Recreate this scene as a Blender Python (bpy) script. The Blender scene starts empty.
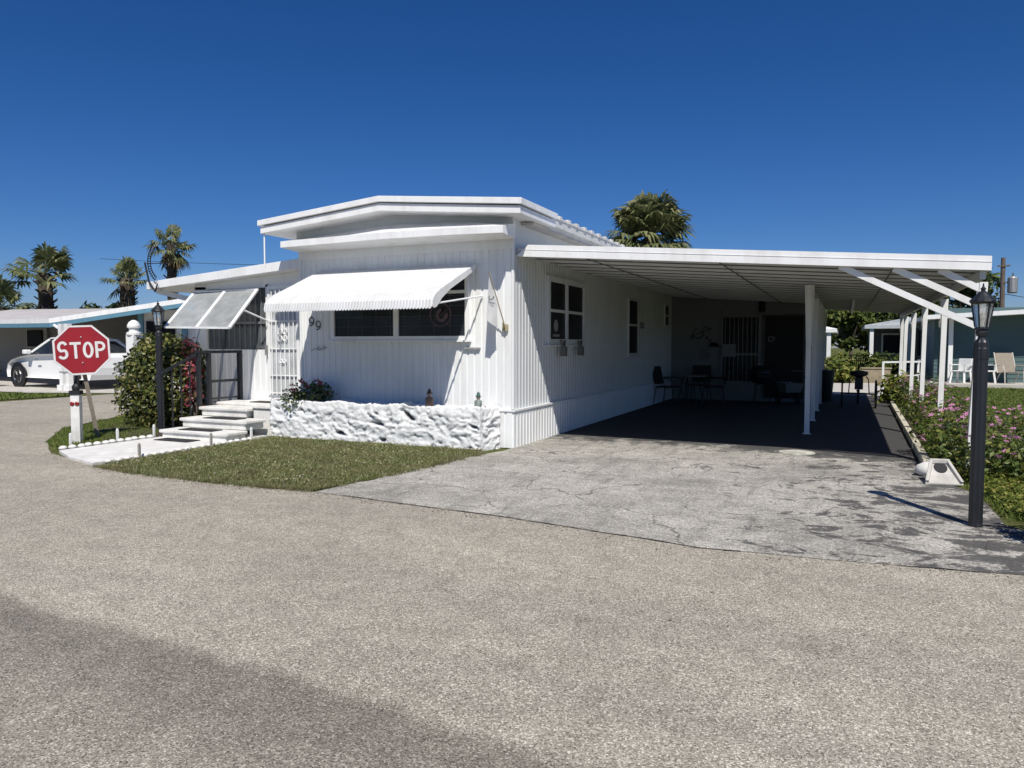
import bpy, math, random
from mathutils import Vector, Matrix, noise
rng = random.Random(7)
PI = math.pi
scene = bpy.context.scene
COL = scene.collection

# ------------------------------------------------------------------ helpers
class MB:
    def __init__(self): self.v = []; self.f = []; self.m = []
    def add(self, vs, fs, mi=0):
        b = len(self.v); self.v += [tuple(p) for p in vs]
        for f in fs: self.f.append(tuple(i + b for i in f)); self.m.append(mi)
        return self
    def box(self, x0, x1, y0, y1, z0, z1, mi=0, M=None):
        vs = [Vector((x, y, z)) for z in (z0, z1) for y in (y0, y1) for x in (x0, x1)]
        if M: vs = [M @ p for p in vs]
        return self.add(vs, [(0,2,3,1),(4,5,7,6),(0,1,5,4),(2,6,7,3),(0,4,6,2),(1,3,7,5)], mi)
    def bar(self, a, b, w, h=None, mi=0, roll=0.0):
        a = Vector(a); b = Vector(b); h = h or w
        d = (b - a).normalized(); s = d.cross(Vector((0,0,1)))
        if s.length < 1e-4: s = Vector((1,0,0))
        s.normalize(); u = s.cross(d)
        if roll:
            R = Matrix.Rotation(roll, 3, d); s = R @ s; u = R @ u
        vs = []
        for p in (a, b):
            for i, j in ((-1,-1),(1,-1),(1,1),(-1,1)): vs.append(p + s*(i*w/2) + u*(j*h/2))
        return self.add(vs, [(3,2,1,0),(4,5,6,7),(0,1,5,4),(1,2,6,5),(2,3,7,6),(3,0,4,7)], mi)
    def tube(self, pts, r, n=8, mi=0, cap=True):
        pts = [Vector(p) for p in pts]; rs = r if isinstance(r, (list, tuple)) else [r]*len(pts)
        vs = []; fs = []; prev = None
        for i, p in enumerate(pts):
            d = (pts[min(i+1, len(pts)-1)] - pts[max(i-1, 0)]).normalized()
            if prev is None:
                s = d.cross(Vector((0,0,1)))
                if s.length < 1e-3: s = Vector((1,0,0))
            else: s = prev - d*prev.dot(d)
            s.normalize(); prev = s; u = d.cross(s)
            for k in range(n):
                a = 2*PI*k/n; vs.append(p + (s*math.cos(a) + u*math.sin(a))*rs[i])
        for i in range(len(pts)-1):
            for k in range(n):
                k2 = (k+1) % n; fs.append((i*n+k, i*n+k2, (i+1)*n+k2, (i+1)*n+k))
        if cap: fs.append(tuple(range(n))[::-1]); fs.append(tuple((len(pts)-1)*n+k for k in range(n)))
        return self.add(vs, fs, mi)
    def lathe(self, prof, c=(0,0,0), n=16, mi=0, ph=0.0):
        vs = []; fs = []
        for r, z in prof:
            for k in range(n):
                a = 2*PI*k/n + ph; vs.append((c[0]+r*math.cos(a), c[1]+r*math.sin(a), c[2]+z))
        m = len(prof)
        for i in range(m-1):
            for k in range(n):
                k2 = (k+1) % n; fs.append((i*n+k, i*n+k2, (i+1)*n+k2, (i+1)*n+k))
        fs.append(tuple(range(n))[::-1]); fs.append(tuple((m-1)*n+k for k in range(n)))
        return self.add(vs, fs, mi)
    def prism(self, poly, axis, a, b, mi=0):          # polygon extruded along axis 'x','y','z'
        n = len(poly)
        def P(p, t):
            return {'x': (t, p[0], p[1]), 'y': (p[0], t, p[1]), 'z': (p[0], p[1], t)}[axis]
        vs = [P(p, a) for p in poly] + [P(p, b) for p in poly]
        fs = [tuple(range(n))[::-1], tuple(range(n, 2*n))] + [(i, (i+1) % n, n+(i+1) % n, n+i) for i in range(n)]
        return self.add(vs, fs, mi)
    def poly(self, pts, mi=0): return self.add(pts, [tuple(range(len(pts)))], mi)
    def ring(self, c, R, r, axis, n=20, m=6, mi=0, a0=0.0, a1=2*PI):   # torus (arc) around an axis vector
        c = Vector(c); ax = Vector(axis).normalized(); s = ax.orthogonal().normalized(); u = ax.cross(s)
        full = abs(a1-a0-2*PI) < 1e-6; vs = []; fs = []; N = n if full else n+1
        for i in range(N):
            a = a0+(a1-a0)*i/n; d = s*math.cos(a)+u*math.sin(a)
            for k in range(m):
                b = 2*PI*k/m; vs.append(c + d*(R+r*math.cos(b)) + ax*(r*math.sin(b)))
        for i in range(n):
            i2 = (i+1) % N
            for k in range(m): fs.append((i*m+k, i2*m+k, i2*m+(k+1) % m, i*m+(k+1) % m))
        return self.add(vs, fs, mi)
    def xf(self, M): self.v = [tuple(M @ Vector(p)) for p in self.v]; return self

def origin(o):
    p = Vector((0,0,0))
    while o: p += o.location; o = o.parent
    return p
def obj(name, mb, mats, parent=None, local=False, smooth=False, bevel=0.0, solid=0.0, recalc=False):
    me = bpy.data.meshes.new(name)
    vs = mb.v; loc = Vector((0,0,0))
    if parent is not None and not local:
        q = origin(parent); vs = [(p[0]-q.x, p[1]-q.y, p[2]-q.z) for p in vs]
    elif parent is None and not local:
        xs = [p[0] for p in vs]; ys = [p[1] for p in vs]; zs = [p[2] for p in vs]
        loc = Vector(((min(xs)+max(xs))/2, (min(ys)+max(ys))/2, min(zs)))
        vs = [(p[0]-loc.x, p[1]-loc.y, p[2]-loc.z) for p in vs]
    me.from_pydata(vs, [], mb.f)
    if not isinstance(mats, (list, tuple)): mats = [mats]
    for m in mats: me.materials.append(m)
    if len(mats) > 1: me.polygons.foreach_set('material_index', mb.m)
    if smooth: me.polygons.foreach_set('use_smooth', [True]*len(me.polygons))
    if recalc:
        import bmesh
        bm = bmesh.new(); bm.from_mesh(me); bmesh.ops.recalc_face_normals(bm, faces=bm.faces); bm.to_mesh(me); bm.free()
    me.update()
    o = bpy.data.objects.new(name, me); COL.objects.link(o); o.location = loc
    if parent is not None: o.parent = parent
    if solid:
        s = o.modifiers.new('s', 'SOLIDIFY'); s.thickness = solid; s.offset = 0
    if bevel:
        b = o.modifiers.new('b', 'BEVEL'); b.width = bevel; b.segments = 2; b.limit_method = 'ANGLE'; b.angle_limit = 0.7
    return o
def tag(o, label=None, cat=None, group=None, kind=None):
    if label: o['label'] = label
    if cat: o['category'] = cat
    if group: o['group'] = group
    if kind: o['kind'] = kind
    return o
def thing(name, label, cat, loc=(0,0,0), rz=0.0, group=None):
    o = bpy.data.objects.new(name, None); COL.objects.link(o); o.location = loc; o.rotation_euler = (0,0,rz)
    o.empty_display_size = 0.2
    return tag(o, label, cat, group)
def dup(root, loc=None, rz=None, label=None, scale=None, parent=None):
    c = root.copy(); COL.objects.link(c)
    if parent is not None: c.parent = parent
    if loc is not None: c.location = loc
    if rz is not None: c.rotation_euler = (0,0,rz)
    if scale is not None: c.scale = (scale,)*3
    if label: c['label'] = label
    for ch in list(root.children): dup(ch, parent=c)
    return c
def struct(name, mb, m, **k): return tag(obj(name, mb, m, **k), kind='structure')

# ------------------------------------------------------------------ materials
def newmat(name):
    m = bpy.data.materials.new(name); m.use_nodes = True
    nt = m.node_tree; b = nt.nodes['Principled BSDF']
    return m, nt, b
def N(nt, t, **k):
    n = nt.nodes.new(t)
    for a, v in k.items():
        if a in n.inputs: n.inputs[a].default_value = v
        else: setattr(n, a, v)
    return n
def ramp(nt, stops):
    r = nt.nodes.new('ShaderNodeValToRGB'); e = r.color_ramp.elements
    while len(e) < len(stops): e.new(0.5)
    for i, (p, c) in enumerate(stops):
        e[i].position = p; e[i].color = (c[0], c[1], c[2], 1) if isinstance(c, tuple) else (c, c, c, 1)
    return r
def mix(nt, fac, a, b, mode='MIX'):
    n = nt.nodes.new('ShaderNodeMix'); n.data_type = 'RGBA'; n.blend_type = mode
    for s, v in ((0, fac), (6, a), (7, b)):
        if isinstance(v, bpy.types.NodeSocket): nt.links.new(v, n.inputs[s])
        elif s == 0: n.inputs[0].default_value = v
        else: n.inputs[s].default_value = (v[0], v[1], v[2], 1)
    return n.outputs[2]
def coords(nt, scale=(1,1,1), world=True):
    g = N(nt, 'ShaderNodeNewGeometry') if world else N(nt, 'ShaderNodeTexCoord')
    mp = N(nt, 'ShaderNodeMapping'); mp.inputs['Scale'].default_value = scale
    nt.links.new(g.outputs['Position'] if world else g.outputs['Object'], mp.inputs['Vector'])
    return mp.outputs[0]
def tex(nt, vec, scale, detail=4, rough=0.55, dist=0.0):
    n = N(nt, 'ShaderNodeTexNoise', Scale=scale, Detail=detail, Roughness=rough, Distortion=dist)
    nt.links.new(vec, n.inputs['Vector']); return n.outputs['Fac']
def simple(name, c, rough=0.5, metal=0.0, var=0.12, scale=6.0, bump=0.0, bscale=60.0, dirt=None, spec=None, world=False):
    m, nt, b = newmat(name); v = coords(nt, world=world)
    f = tex(nt, v, scale, 5)
    r = ramp(nt, [(0.3, tuple(x*(1-var) for x in c)), (0.7, tuple(min(1, x*(1+var*0.6)) for x in c))])
    nt.links.new(f, r.inputs[0]); out = r.outputs[0]
    if dirt:
        f2 = tex(nt, coords(nt, (1,1,0.25), world=world), 3.5, 6, 0.7)
        r2 = ramp(nt, [(0.47, 0.0), (0.78, 0.75)]); nt.links.new(f2, r2.inputs[0])
        out = mix(nt, r2.outputs[0], out, dirt)
    nt.links.new(out, b.inputs['Base Color'])
    b.inputs['Roughness'].default_value = rough; b.inputs['Metallic'].default_value = metal
    if spec is not None: b.inputs['Specular IOR Level'].default_value = spec
    if bump:
        bp = N(nt, 'ShaderNodeBump', Strength=bump, Distance=0.01); nt.links.new(tex(nt, v, bscale, 3), bp.inputs['Height'])
        nt.links.new(bp.outputs[0], b.inputs['Normal'])
    return m
def leafmat(name, cols, rough=0.5, trans=0.25, patch=None):
    m, nt, b = newmat(name); g = N(nt, 'ShaderNodeNewGeometry')
    r = ramp(nt, [(i/(len(cols)-1) if len(cols) > 1 else 0, c) for i, c in enumerate(cols)])
    nt.links.new(g.outputs['Random Per Island'], r.inputs[0])
    out = r.outputs[0]
    if patch:
        pf = tex(nt, coords(nt), 1.9, 5, 0.65); pr = ramp(nt, [(0.42, 0.0), (0.66, 0.75)]); nt.links.new(pf, pr.inputs[0]); out = mix(nt, pr.outputs[0], out, patch)
        qf = tex(nt, coords(nt), 4.5, 4, 0.6); qr = ramp(nt, [(0.3, 0.72), (0.7, 1.22)]); nt.links.new(qf, qr.inputs[0]); out = mix(nt, 1.0, out, qr.outputs[0], 'MULTIPLY')
    nt.links.new(out, b.inputs['Base Color']); b.inputs['Roughness'].default_value = rough
    b.inputs['Specular IOR Level'].default_value = 0.3
    if trans:
        t = N(nt, 'ShaderNodeBsdfTranslucent'); nt.links.new(out, t.inputs['Color'])
        mx = N(nt, 'ShaderNodeMixShader', Fac=trans); nt.links.new(b.outputs[0], mx.inputs[1]); nt.links.new(t.outputs[0], mx.inputs[2])
        nt.links.new(mx.outputs[0], nt.nodes['Material Output'].inputs['Surface'])
    return m

WHITE = simple('white_paint', (0.82,0.82,0.80), 0.42, var=0.05, scale=1.7, dirt=(0.62,0.60,0.56))
WHITE2 = simple('white_siding', (0.80,0.81,0.80), 0.45, var=0.05, scale=1.3, dirt=(0.66,0.65,0.62))
WHITE3 = simple('white_aluminium', (0.84,0.84,0.83), 0.35, var=0.04, scale=2.2, dirt=(0.6,0.58,0.55))
CEIL = simple('carport_ceiling_shaded', (0.56,0.575,0.58), 0.55, var=0.10, scale=1.5, dirt=(0.40,0.39,0.36))  # ceiling colour lowered to deepen the shade under the carport
WALLSIDE = simple('side_siding_shaded', (0.62,0.64,0.65), 0.5, var=0.06, scale=1.2, dirt=(0.55,0.55,0.54))  # siding colour lowered to help darken the shaded carport side
REAR = simple('rear_wall_shaded', (0.20,0.21,0.21), 0.6, var=0.12, scale=1.5)  # dark base colour puts the carport's rear shade into the wall
CONC = simple('white_painted_concrete', (0.74,0.73,0.69), 0.8, var=0.14, scale=4, bump=0.3, dirt=(0.42,0.40,0.36))
CONC2 = simple('pale_concrete', (0.50,0.47,0.42), 0.9, var=0.15, scale=2, bump=0.3)
DARK = simple('dark_grey_paint', (0.015,0.017,0.021), 0.45, var=0.2, scale=8, bump=0.15)
BLACK = simple('black_metal', (0.014,0.014,0.016), 0.45, var=0.2)
MAT = simple('black_rubber', (0.025,0.025,0.026), 0.85, var=0.3, scale=20, bump=0.4)
DARKFAB = simple('dark_fabric', (0.02,0.02,0.022), 0.8, var=0.3)
GREYWD = simple('weathered_post', (0.20,0.17,0.13), 0.8, var=0.3, scale=9)
BROWN = simple('palm_bark', (0.085,0.065,0.05), 0.9, var=0.45, scale=4, bump=0.6, bscale=12)
BARK = simple('tree_bark', (0.10,0.08,0.06), 0.9, var=0.35, scale=5)
SOIL = simple('soil', (0.075,0.055,0.04), 0.95, var=0.45, scale=14, bump=0.6, world=True)
RED = simple('red_reflector', (0.22,0.012,0.015), 0.25, var=0.1)
TAN = simple('tan_sling', (0.25,0.215,0.17), 0.75, var=0.12, scale=15)
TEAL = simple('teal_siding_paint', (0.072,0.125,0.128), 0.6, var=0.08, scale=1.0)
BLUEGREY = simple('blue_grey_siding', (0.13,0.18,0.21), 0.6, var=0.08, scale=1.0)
BLUE = simple('blue_trim_paint', (0.11,0.25,0.34), 0.5, var=0.1)
NGREY = simple('grey_house_wall', (0.22,0.22,0.21), 0.7, var=0.1, scale=1.0)
NROOF = simple('weathered_roof', (0.52,0.49,0.47), 0.7, var=0.18, scale=1.2, dirt=(0.30,0.26,0.24))
CARP = simple('car_paint', (0.84,0.84,0.83), 0.38, var=0.02)
RUB = simple('tyre_rubber', (0.018,0.018,0.018), 0.8, var=0.2)
CHROME = simple('bright_metal', (0.6,0.6,0.6), 0.25, metal=1.0, var=0.1)
STEEL = simple('galvanised_steel', (0.38,0.38,0.37), 0.5, metal=0.6, var=0.15)
POLEWD = simple('pole_wood', (0.13,0.105,0.085), 0.9, var=0.2, scale=3)
FLAGM = None

def glass(name, c=(0.012,0.016,0.020), rough=0.06):
    m, nt, b = newmat(name); v = coords(nt, world=False)
    f = tex(nt, v, 1.4, 3); r = ramp(nt, [(0.35, tuple(x*0.6 for x in c)), (0.7, tuple(x*1.7 for x in c))])
    nt.links.new(f, r.inputs[0]); nt.links.new(r.outputs[0], b.inputs['Base Color'])
    b.inputs['Roughness'].default_value = rough; b.inputs['Specular IOR Level'].default_value = 0.45
    return m
GLASS = glass('dark_window_glass', (0.020,0.023,0.028), 0.12)
GLASS.node_tree.nodes['Principled BSDF'].inputs['Specular IOR Level'].default_value = 0.25
GLASSD = glass('shaded_glass', (0.010,0.011,0.013), 0.3)
GLASSD.node_tree.nodes['Principled BSDF'].inputs['Specular IOR Level'].default_value = 0.1
BLIND = simple('interior_blind', (0.05,0.058,0.065), 0.7, var=0.15)
LGLASS = None
def lampglass():
    m, nt, b = newmat('lamp_glass')
    b.inputs['Base Color'].default_value = (0.75,0.76,0.72,1); b.inputs['Roughness'].default_value = 0.12
    b.inputs['Transmission Weight'].default_value = 0.75; b.inputs['IOR'].default_value = 1.2
    v = coords(nt, world=False); f = tex(nt, v, 12, 2); r = ramp(nt, [(0.3, 0.05), (0.7, 0.35)])
    nt.links.new(f, r.inputs[0]); nt.links.new(r.outputs[0], b.inputs['Roughness'])
    return m
LGLASS = lampglass()
def screenmat():
    m, nt, b = newmat('insect_screen')
    v = coords(nt, world=True)
    f = tex(nt, v, 5, 4); r = ramp(nt, [(0.3, (0.27,0.285,0.285)), (0.7, (0.40,0.415,0.41))])
    nt.links.new(f, r.inputs[0]); nt.links.new(r.outputs[0], b.inputs['Base Color']); b.inputs['Roughness'].default_value = 0.8
    t = N(nt, 'ShaderNodeBsdfTransparent'); mx = N(nt, 'ShaderNodeMixShader', Fac=0.22)
    nt.links.new(b.outputs[0], mx.inputs[1]); nt.links.new(t.outputs[0], mx.inputs[2])
    nt.links.new(mx.outputs[0], nt.nodes['Material Output'].inputs['Surface'])
    return m
SCREEN = screenmat()
def flagmat():
    m, nt, b = newmat('white_flag_cloth')
    v = coords(nt, world=True); f = tex(nt, v, 9, 3); r = ramp(nt, [(0.3, (0.72,0.72,0.72)), (0.7, (0.84,0.84,0.83))])
    nt.links.new(f, r.inputs[0]); nt.links.new(r.outputs[0], b.inputs['Base Color']); b.inputs['Roughness'].default_value = 0.8
    t = N(nt, 'ShaderNodeBsdfTranslucent', Color=(0.8,0.8,0.8,1)); mx = N(nt, 'ShaderNodeMixShader', Fac=0.4)
    nt.links.new(b.outputs[0], mx.inputs[1]); nt.links.new(t.outputs[0], mx.inputs[2])
    nt.links.new(mx.outputs[0], nt.nodes['Material Output'].inputs['Surface'])
    return m
FLAGM = flagmat()

def asphalt():
    m, nt, b = newmat('road_asphalt'); v = coords(nt)
    # aggregate: two sizes of chips plus broad stains
    vo = N(nt, 'ShaderNodeTexVoronoi', Scale=158.0); nt.links.new(v, vo.inputs['Vector'])
    sep = N(nt, 'ShaderNodeSeparateColor'); nt.links.new(vo.outputs['Color'], sep.inputs[0])
    chip = ramp(nt, [(0.0, (0.115,0.103,0.086)), (0.2, (0.276,0.249,0.203)), (0.6, (0.394,0.357,0.294)), (0.86, (0.525,0.478,0.397)), (1.0, (0.83,0.76,0.65))])
    nt.links.new(sep.outputs[0], chip.inputs[0])
    fine = tex(nt, v, 260, 3, 0.6); fr = ramp(nt, [(0.3, 0.55), (0.7, 1.36)]); nt.links.new(fine, fr.inputs[0])
    c = mix(nt, 0.85, chip.outputs[0], fr.outputs[0], 'MULTIPLY')
    edge = ramp(nt, [(0.0, 0.62), (0.45, 1.0)]); nt.links.new(vo.outputs['Distance'], edge.inputs[0])
    big = tex(nt, v, 0.55, 5, 0.6); br = ramp(nt, [(0.3, 0.86), (0.5, 0.98), (0.7, 1.08)]); nt.links.new(big, br.inputs[0])
    c = mix(nt, 1.0, c, br.outputs[0], 'MULTIPLY')
    med = tex(nt, v, 5.0, 4, 0.6); mr = ramp(nt, [(0.35, 0.88), (0.65, 1.07)]); nt.links.new(med, mr.inputs[0])
    c = mix(nt, 1.0, c, mr.outputs[0], 'MULTIPLY')
    # tyre-polished lanes, small oil spots and hairline cracks
    ln = tex(nt, coords(nt, (0.10,0.9,1)), 1.6, 4, 0.6); lr = ramp(nt, [(0.35, (0.93,0.93,0.93)), (0.65, (1.05,1.05,1.03))]); nt.links.new(ln, lr.inputs[0]); c = mix(nt, 1.0, c, lr.outputs[0], 'MULTIPLY')
    sp_ = N(nt, 'ShaderNodeTexVoronoi', Scale=0.9); nt.links.new(v, sp_.inputs['Vector']); spr = ramp(nt, [(0.0, 0.45), (0.018, 0.55), (0.035, 1.0)]); nt.links.new(sp_.outputs['Distance'], spr.inputs[0]); c = mix(nt, 1.0, c, spr.outputs[0], 'MULTIPLY')
    ck = N(nt, 'ShaderNodeTexVoronoi', Scale=0.33, feature='DISTANCE_TO_EDGE'); wv = N(nt, 'ShaderNodeTexNoise', Scale=1.8, Detail=7.0); nt.links.new(v, wv.inputs['Vector'])
    vs = N(nt, 'ShaderNodeVectorMath', operation='SCALE'); vs.inputs['Scale'].default_value = 0.9; nt.links.new(wv.outputs['Color'], vs.inputs[0])
    vm = N(nt, 'ShaderNodeVectorMath', operation='ADD'); nt.links.new(v, vm.inputs[0]); nt.links.new(vs.outputs[0], vm.inputs[1]); nt.links.new(vm.outputs[0], ck.inputs['Vector'])
    ckr = ramp(nt, [(0.0, 0.66), (0.0022, 1.0)]); nt.links.new(ck.outputs['Distance'], ckr.inputs[0]); c = mix(nt, 0.6, c, ckr.outputs[0], 'MULTIPLY')
    # darker strip close to the camera, soft far edge, fading back towards the middle of the road
    sx = N(nt, 'ShaderNodeSeparateXYZ'); nt.links.new(v, sx.inputs[0])
    wob = tex(nt, v, 1.6, 5, 0.65)
    def M(op, a, bb):
        n = N(nt, 'ShaderNodeMath', operation=op)
        for i, s in enumerate((a, bb)):
            if isinstance(s, (int, float)): n.inputs[i].default_value = s
            else: nt.links.new(s, n.inputs[i])
        return n.outputs[0]
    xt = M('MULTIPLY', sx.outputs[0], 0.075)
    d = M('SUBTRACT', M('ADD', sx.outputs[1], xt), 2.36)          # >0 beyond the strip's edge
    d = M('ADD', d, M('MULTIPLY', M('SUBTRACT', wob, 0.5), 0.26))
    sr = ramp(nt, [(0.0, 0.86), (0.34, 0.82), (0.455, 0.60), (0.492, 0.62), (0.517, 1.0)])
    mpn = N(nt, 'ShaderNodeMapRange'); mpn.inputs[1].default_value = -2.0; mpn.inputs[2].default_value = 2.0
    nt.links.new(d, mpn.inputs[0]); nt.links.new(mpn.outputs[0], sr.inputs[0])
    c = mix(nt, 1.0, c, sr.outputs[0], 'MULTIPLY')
    nt.links.new(c, b.inputs['Base Color']); b.inputs['Roughness'].default_value = 0.85
    b.inputs['Specular IOR Level'].default_value = 0.25
    bp = N(nt, 'ShaderNodeBump', Strength=0.55, Distance=0.004); nt.links.new(sep.outputs[1], bp.inputs['Height'])
    nt.links.new(bp.outputs[0], b.inputs['Normal'])
    return m
ROAD = asphalt()
def drivemat():
    m, nt, b = newmat('worn_driveway'); v = coords(nt)
    vo = N(nt, 'ShaderNodeTexVoronoi', Scale=90.0); nt.links.new(v, vo.inputs['Vector'])
    sep = N(nt, 'ShaderNodeSeparateColor'); nt.links.new(vo.outputs['Color'], sep.inputs[0])
    base = ramp(nt, [(0.0, (0.24,0.228,0.203)), (0.6, (0.385,0.366,0.325)), (1.0, (0.60,0.57,0.51))]); nt.links.new(sep.outputs[0], base.inputs[0])
    big = tex(nt, v, 0.9, 6, 0.62); br = ramp(nt, [(0.3, 0.70), (0.5, 1.0), (0.72, 1.22)]); nt.links.new(big, br.inputs[0])
    c = mix(nt, 1.0, base.outputs[0], br.outputs[0], 'MULTIPLY')
    med = tex(nt, coords(nt, (0.8,1.4,1)), 3.2, 6, 0.7); mr = ramp(nt, [(0.3, 0.74), (0.62, 1.08)]); nt.links.new(med, mr.inputs[0])
    c = mix(nt, 1.0, c, mr.outputs[0], 'MULTIPLY')
    # black sealer remains: strong near the right side and at the roof's edge, complete under the roof
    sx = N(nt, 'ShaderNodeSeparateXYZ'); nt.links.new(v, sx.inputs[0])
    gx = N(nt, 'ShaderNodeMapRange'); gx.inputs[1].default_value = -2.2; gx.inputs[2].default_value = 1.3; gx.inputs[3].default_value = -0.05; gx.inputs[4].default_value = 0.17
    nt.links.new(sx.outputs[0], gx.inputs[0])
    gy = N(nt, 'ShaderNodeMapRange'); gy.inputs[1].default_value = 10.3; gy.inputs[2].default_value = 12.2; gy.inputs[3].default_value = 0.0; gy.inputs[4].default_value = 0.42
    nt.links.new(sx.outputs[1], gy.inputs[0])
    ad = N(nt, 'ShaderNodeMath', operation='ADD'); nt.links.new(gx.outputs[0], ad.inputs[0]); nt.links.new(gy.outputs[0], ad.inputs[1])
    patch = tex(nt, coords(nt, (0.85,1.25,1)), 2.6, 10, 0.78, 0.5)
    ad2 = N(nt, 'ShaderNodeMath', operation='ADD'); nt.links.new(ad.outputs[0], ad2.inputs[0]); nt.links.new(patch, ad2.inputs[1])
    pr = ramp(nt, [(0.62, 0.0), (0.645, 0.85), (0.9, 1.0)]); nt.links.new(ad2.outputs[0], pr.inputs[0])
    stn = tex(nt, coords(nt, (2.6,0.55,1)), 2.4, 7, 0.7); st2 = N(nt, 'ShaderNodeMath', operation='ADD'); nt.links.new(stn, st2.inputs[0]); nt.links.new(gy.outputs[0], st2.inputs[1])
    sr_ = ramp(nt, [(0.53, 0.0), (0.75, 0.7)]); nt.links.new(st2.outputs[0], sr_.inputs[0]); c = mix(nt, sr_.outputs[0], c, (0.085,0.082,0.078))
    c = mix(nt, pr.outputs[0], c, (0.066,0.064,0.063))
    # hairline cracks
    cr = N(nt, 'ShaderNodeTexVoronoi', Scale=0.85, feature='DISTANCE_TO_EDGE')
    wv = N(nt, 'ShaderNodeTexNoise', Scale=2.2, Detail=6.0); nt.links.new(v, wv.inputs['Vector'])
    vm = N(nt, 'ShaderNodeVectorMath', operation='ADD'); nt.links.new(v, vm.inputs[0])
    vs = N(nt, 'ShaderNodeVectorMath', operation='SCALE'); vs.inputs['Scale'].default_value = 0.55; nt.links.new(wv.outputs['Color'], vs.inputs[0]); nt.links.new(vs.outputs[0], vm.inputs[1])
    nt.links.new(vm.outputs[0], cr.inputs['Vector'])
    cm = ramp(nt, [(0.0, 0.8), (0.010, 0.0)]); nt.links.new(cr.outputs['Distance'], cm.inputs[0])
    gate = tex(nt, v, 0.9, 3); gr = ramp(nt, [(0.38, 0.0), (0.52, 1.0)]); nt.links.new(gate, gr.inputs[0])
    cmm = N(nt, 'ShaderNodeMath', operation='MULTIPLY'); nt.links.new(cm.outputs[0], cmm.inputs[0]); nt.links.new(gr.outputs[0], cmm.inputs[1])
    c = mix(nt, cmm.outputs[0], c, (0.045,0.042,0.04))
    nt.links.new(c, b.inputs['Base Color']); b.inputs['Roughness'].default_value = 0.88; b.inputs['Specular IOR Level'].default_value = 0.2
    bp = N(nt, 'ShaderNodeBump', Strength=0.45, Distance=0.004); nt.links.new(sep.outputs[1], bp.inputs['Height']); nt.links.new(bp.outputs[0], b.inputs['Normal'])
    return m
DRIVE = drivemat()
def turfmat():
    m, nt, b = newmat('turf'); v = coords(nt)
    f = tex(nt, v, 40, 5, 0.7); r = ramp(nt, [(0.25, (0.045,0.05,0.016)), (0.5, (0.10,0.115,0.035)), (0.75, (0.22,0.21,0.09))]); nt.links.new(f, r.inputs[0])
    g = tex(nt, v, 1.4, 5, 0.6); gr = ramp(nt, [(0.35, 0.7), (0.65, 1.25)]); nt.links.new(g, gr.inputs[0])
    c = mix(nt, 1.0, r.outputs[0], gr.outputs[0], 'MULTIPLY')
    nt.links.new(c, b.inputs['Base Color']); b.inputs['Roughness'].default_value = 0.95; b.inputs['Specular IOR Level'].default_value = 0.1
    bp = N(nt, 'ShaderNodeBump', Strength=0.8, Distance=0.03); nt.links.new(f, bp.inputs['Height']); nt.links.new(bp.outputs[0], b.inputs['Normal'])
    return m
TURF = turfmat()
GRASS = leafmat('grass_blades', [(0.065,0.088,0.02), (0.115,0.150,0.036), (0.18,0.215,0.065), (0.31,0.30,0.15), (0.60,0.57,0.40)], 0.7, 0.35, (0.25,0.215,0.115))
GRASS2 = leafmat('grass_blades_lush', [(0.07,0.12,0.018), (0.12,0.18,0.03), (0.18,0.24,0.05), (0.27,0.28,0.09)], 0.7, 0.4)
WEED = leafmat('weed_leaves', [(0.08,0.12,0.02), (0.15,0.20,0.035), (0.25,0.27,0.06), (0.38,0.34,0.10)], 0.5, 0.4)
HEDGE = leafmat('hedge_leaves', [(0.025,0.038,0.012), (0.055,0.078,0.018), (0.095,0.115,0.028), (0.15,0.16,0.04), (0.26,0.23,0.075)], 0.4, 0.2)
CROTON = leafmat('croton_leaves', [(0.22,0.03,0.05), (0.40,0.07,0.11), (0.50,0.20,0.20), (0.10,0.08,0.03)], 0.4, 0.25)
ROSE = leafmat('rose_leaves', [(0.045,0.075,0.025), (0.09,0.125,0.045), (0.15,0.18,0.07)], 0.45, 0.2)
ROSEP = leafmat('rose_petals', [(0.22,0.03,0.05), (0.40,0.08,0.10)], 0.5, 0.3)
VINCA = leafmat('vinca_leaves', [(0.04,0.07,0.018), (0.08,0.125,0.028), (0.15,0.19,0.04), (0.30,0.29,0.08)], 0.4, 0.35)
PINK = leafmat('pink_petals', [(0.50,0.15,0.36), (0.66,0.27,0.50), (0.78,0.46,0.60)], 0.5, 0.3)
TREE = leafmat('tree_leaves', [(0.016,0.030,0.010), (0.035,0.058,0.015), (0.07,0.10,0.022), (0.14,0.17,0.04)], 0.5, 0.25)
TREEL = leafmat('light_tree_leaves', [(0.03,0.05,0.012), (0.07,0.10,0.02), (0.13,0.16,0.035), (0.21,0.22,0.06)], 0.5, 0.3)
PALM = leafmat('palm_fronds', [(0.06,0.08,0.035), (0.12,0.145,0.06), (0.20,0.215,0.095), (0.30,0.285,0.14)], 0.45, 0.3)
PALMD = leafmat('dry_palm_fronds', [(0.17,0.13,0.07), (0.26,0.20,0.10)], 0.7, 0.2)

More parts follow.
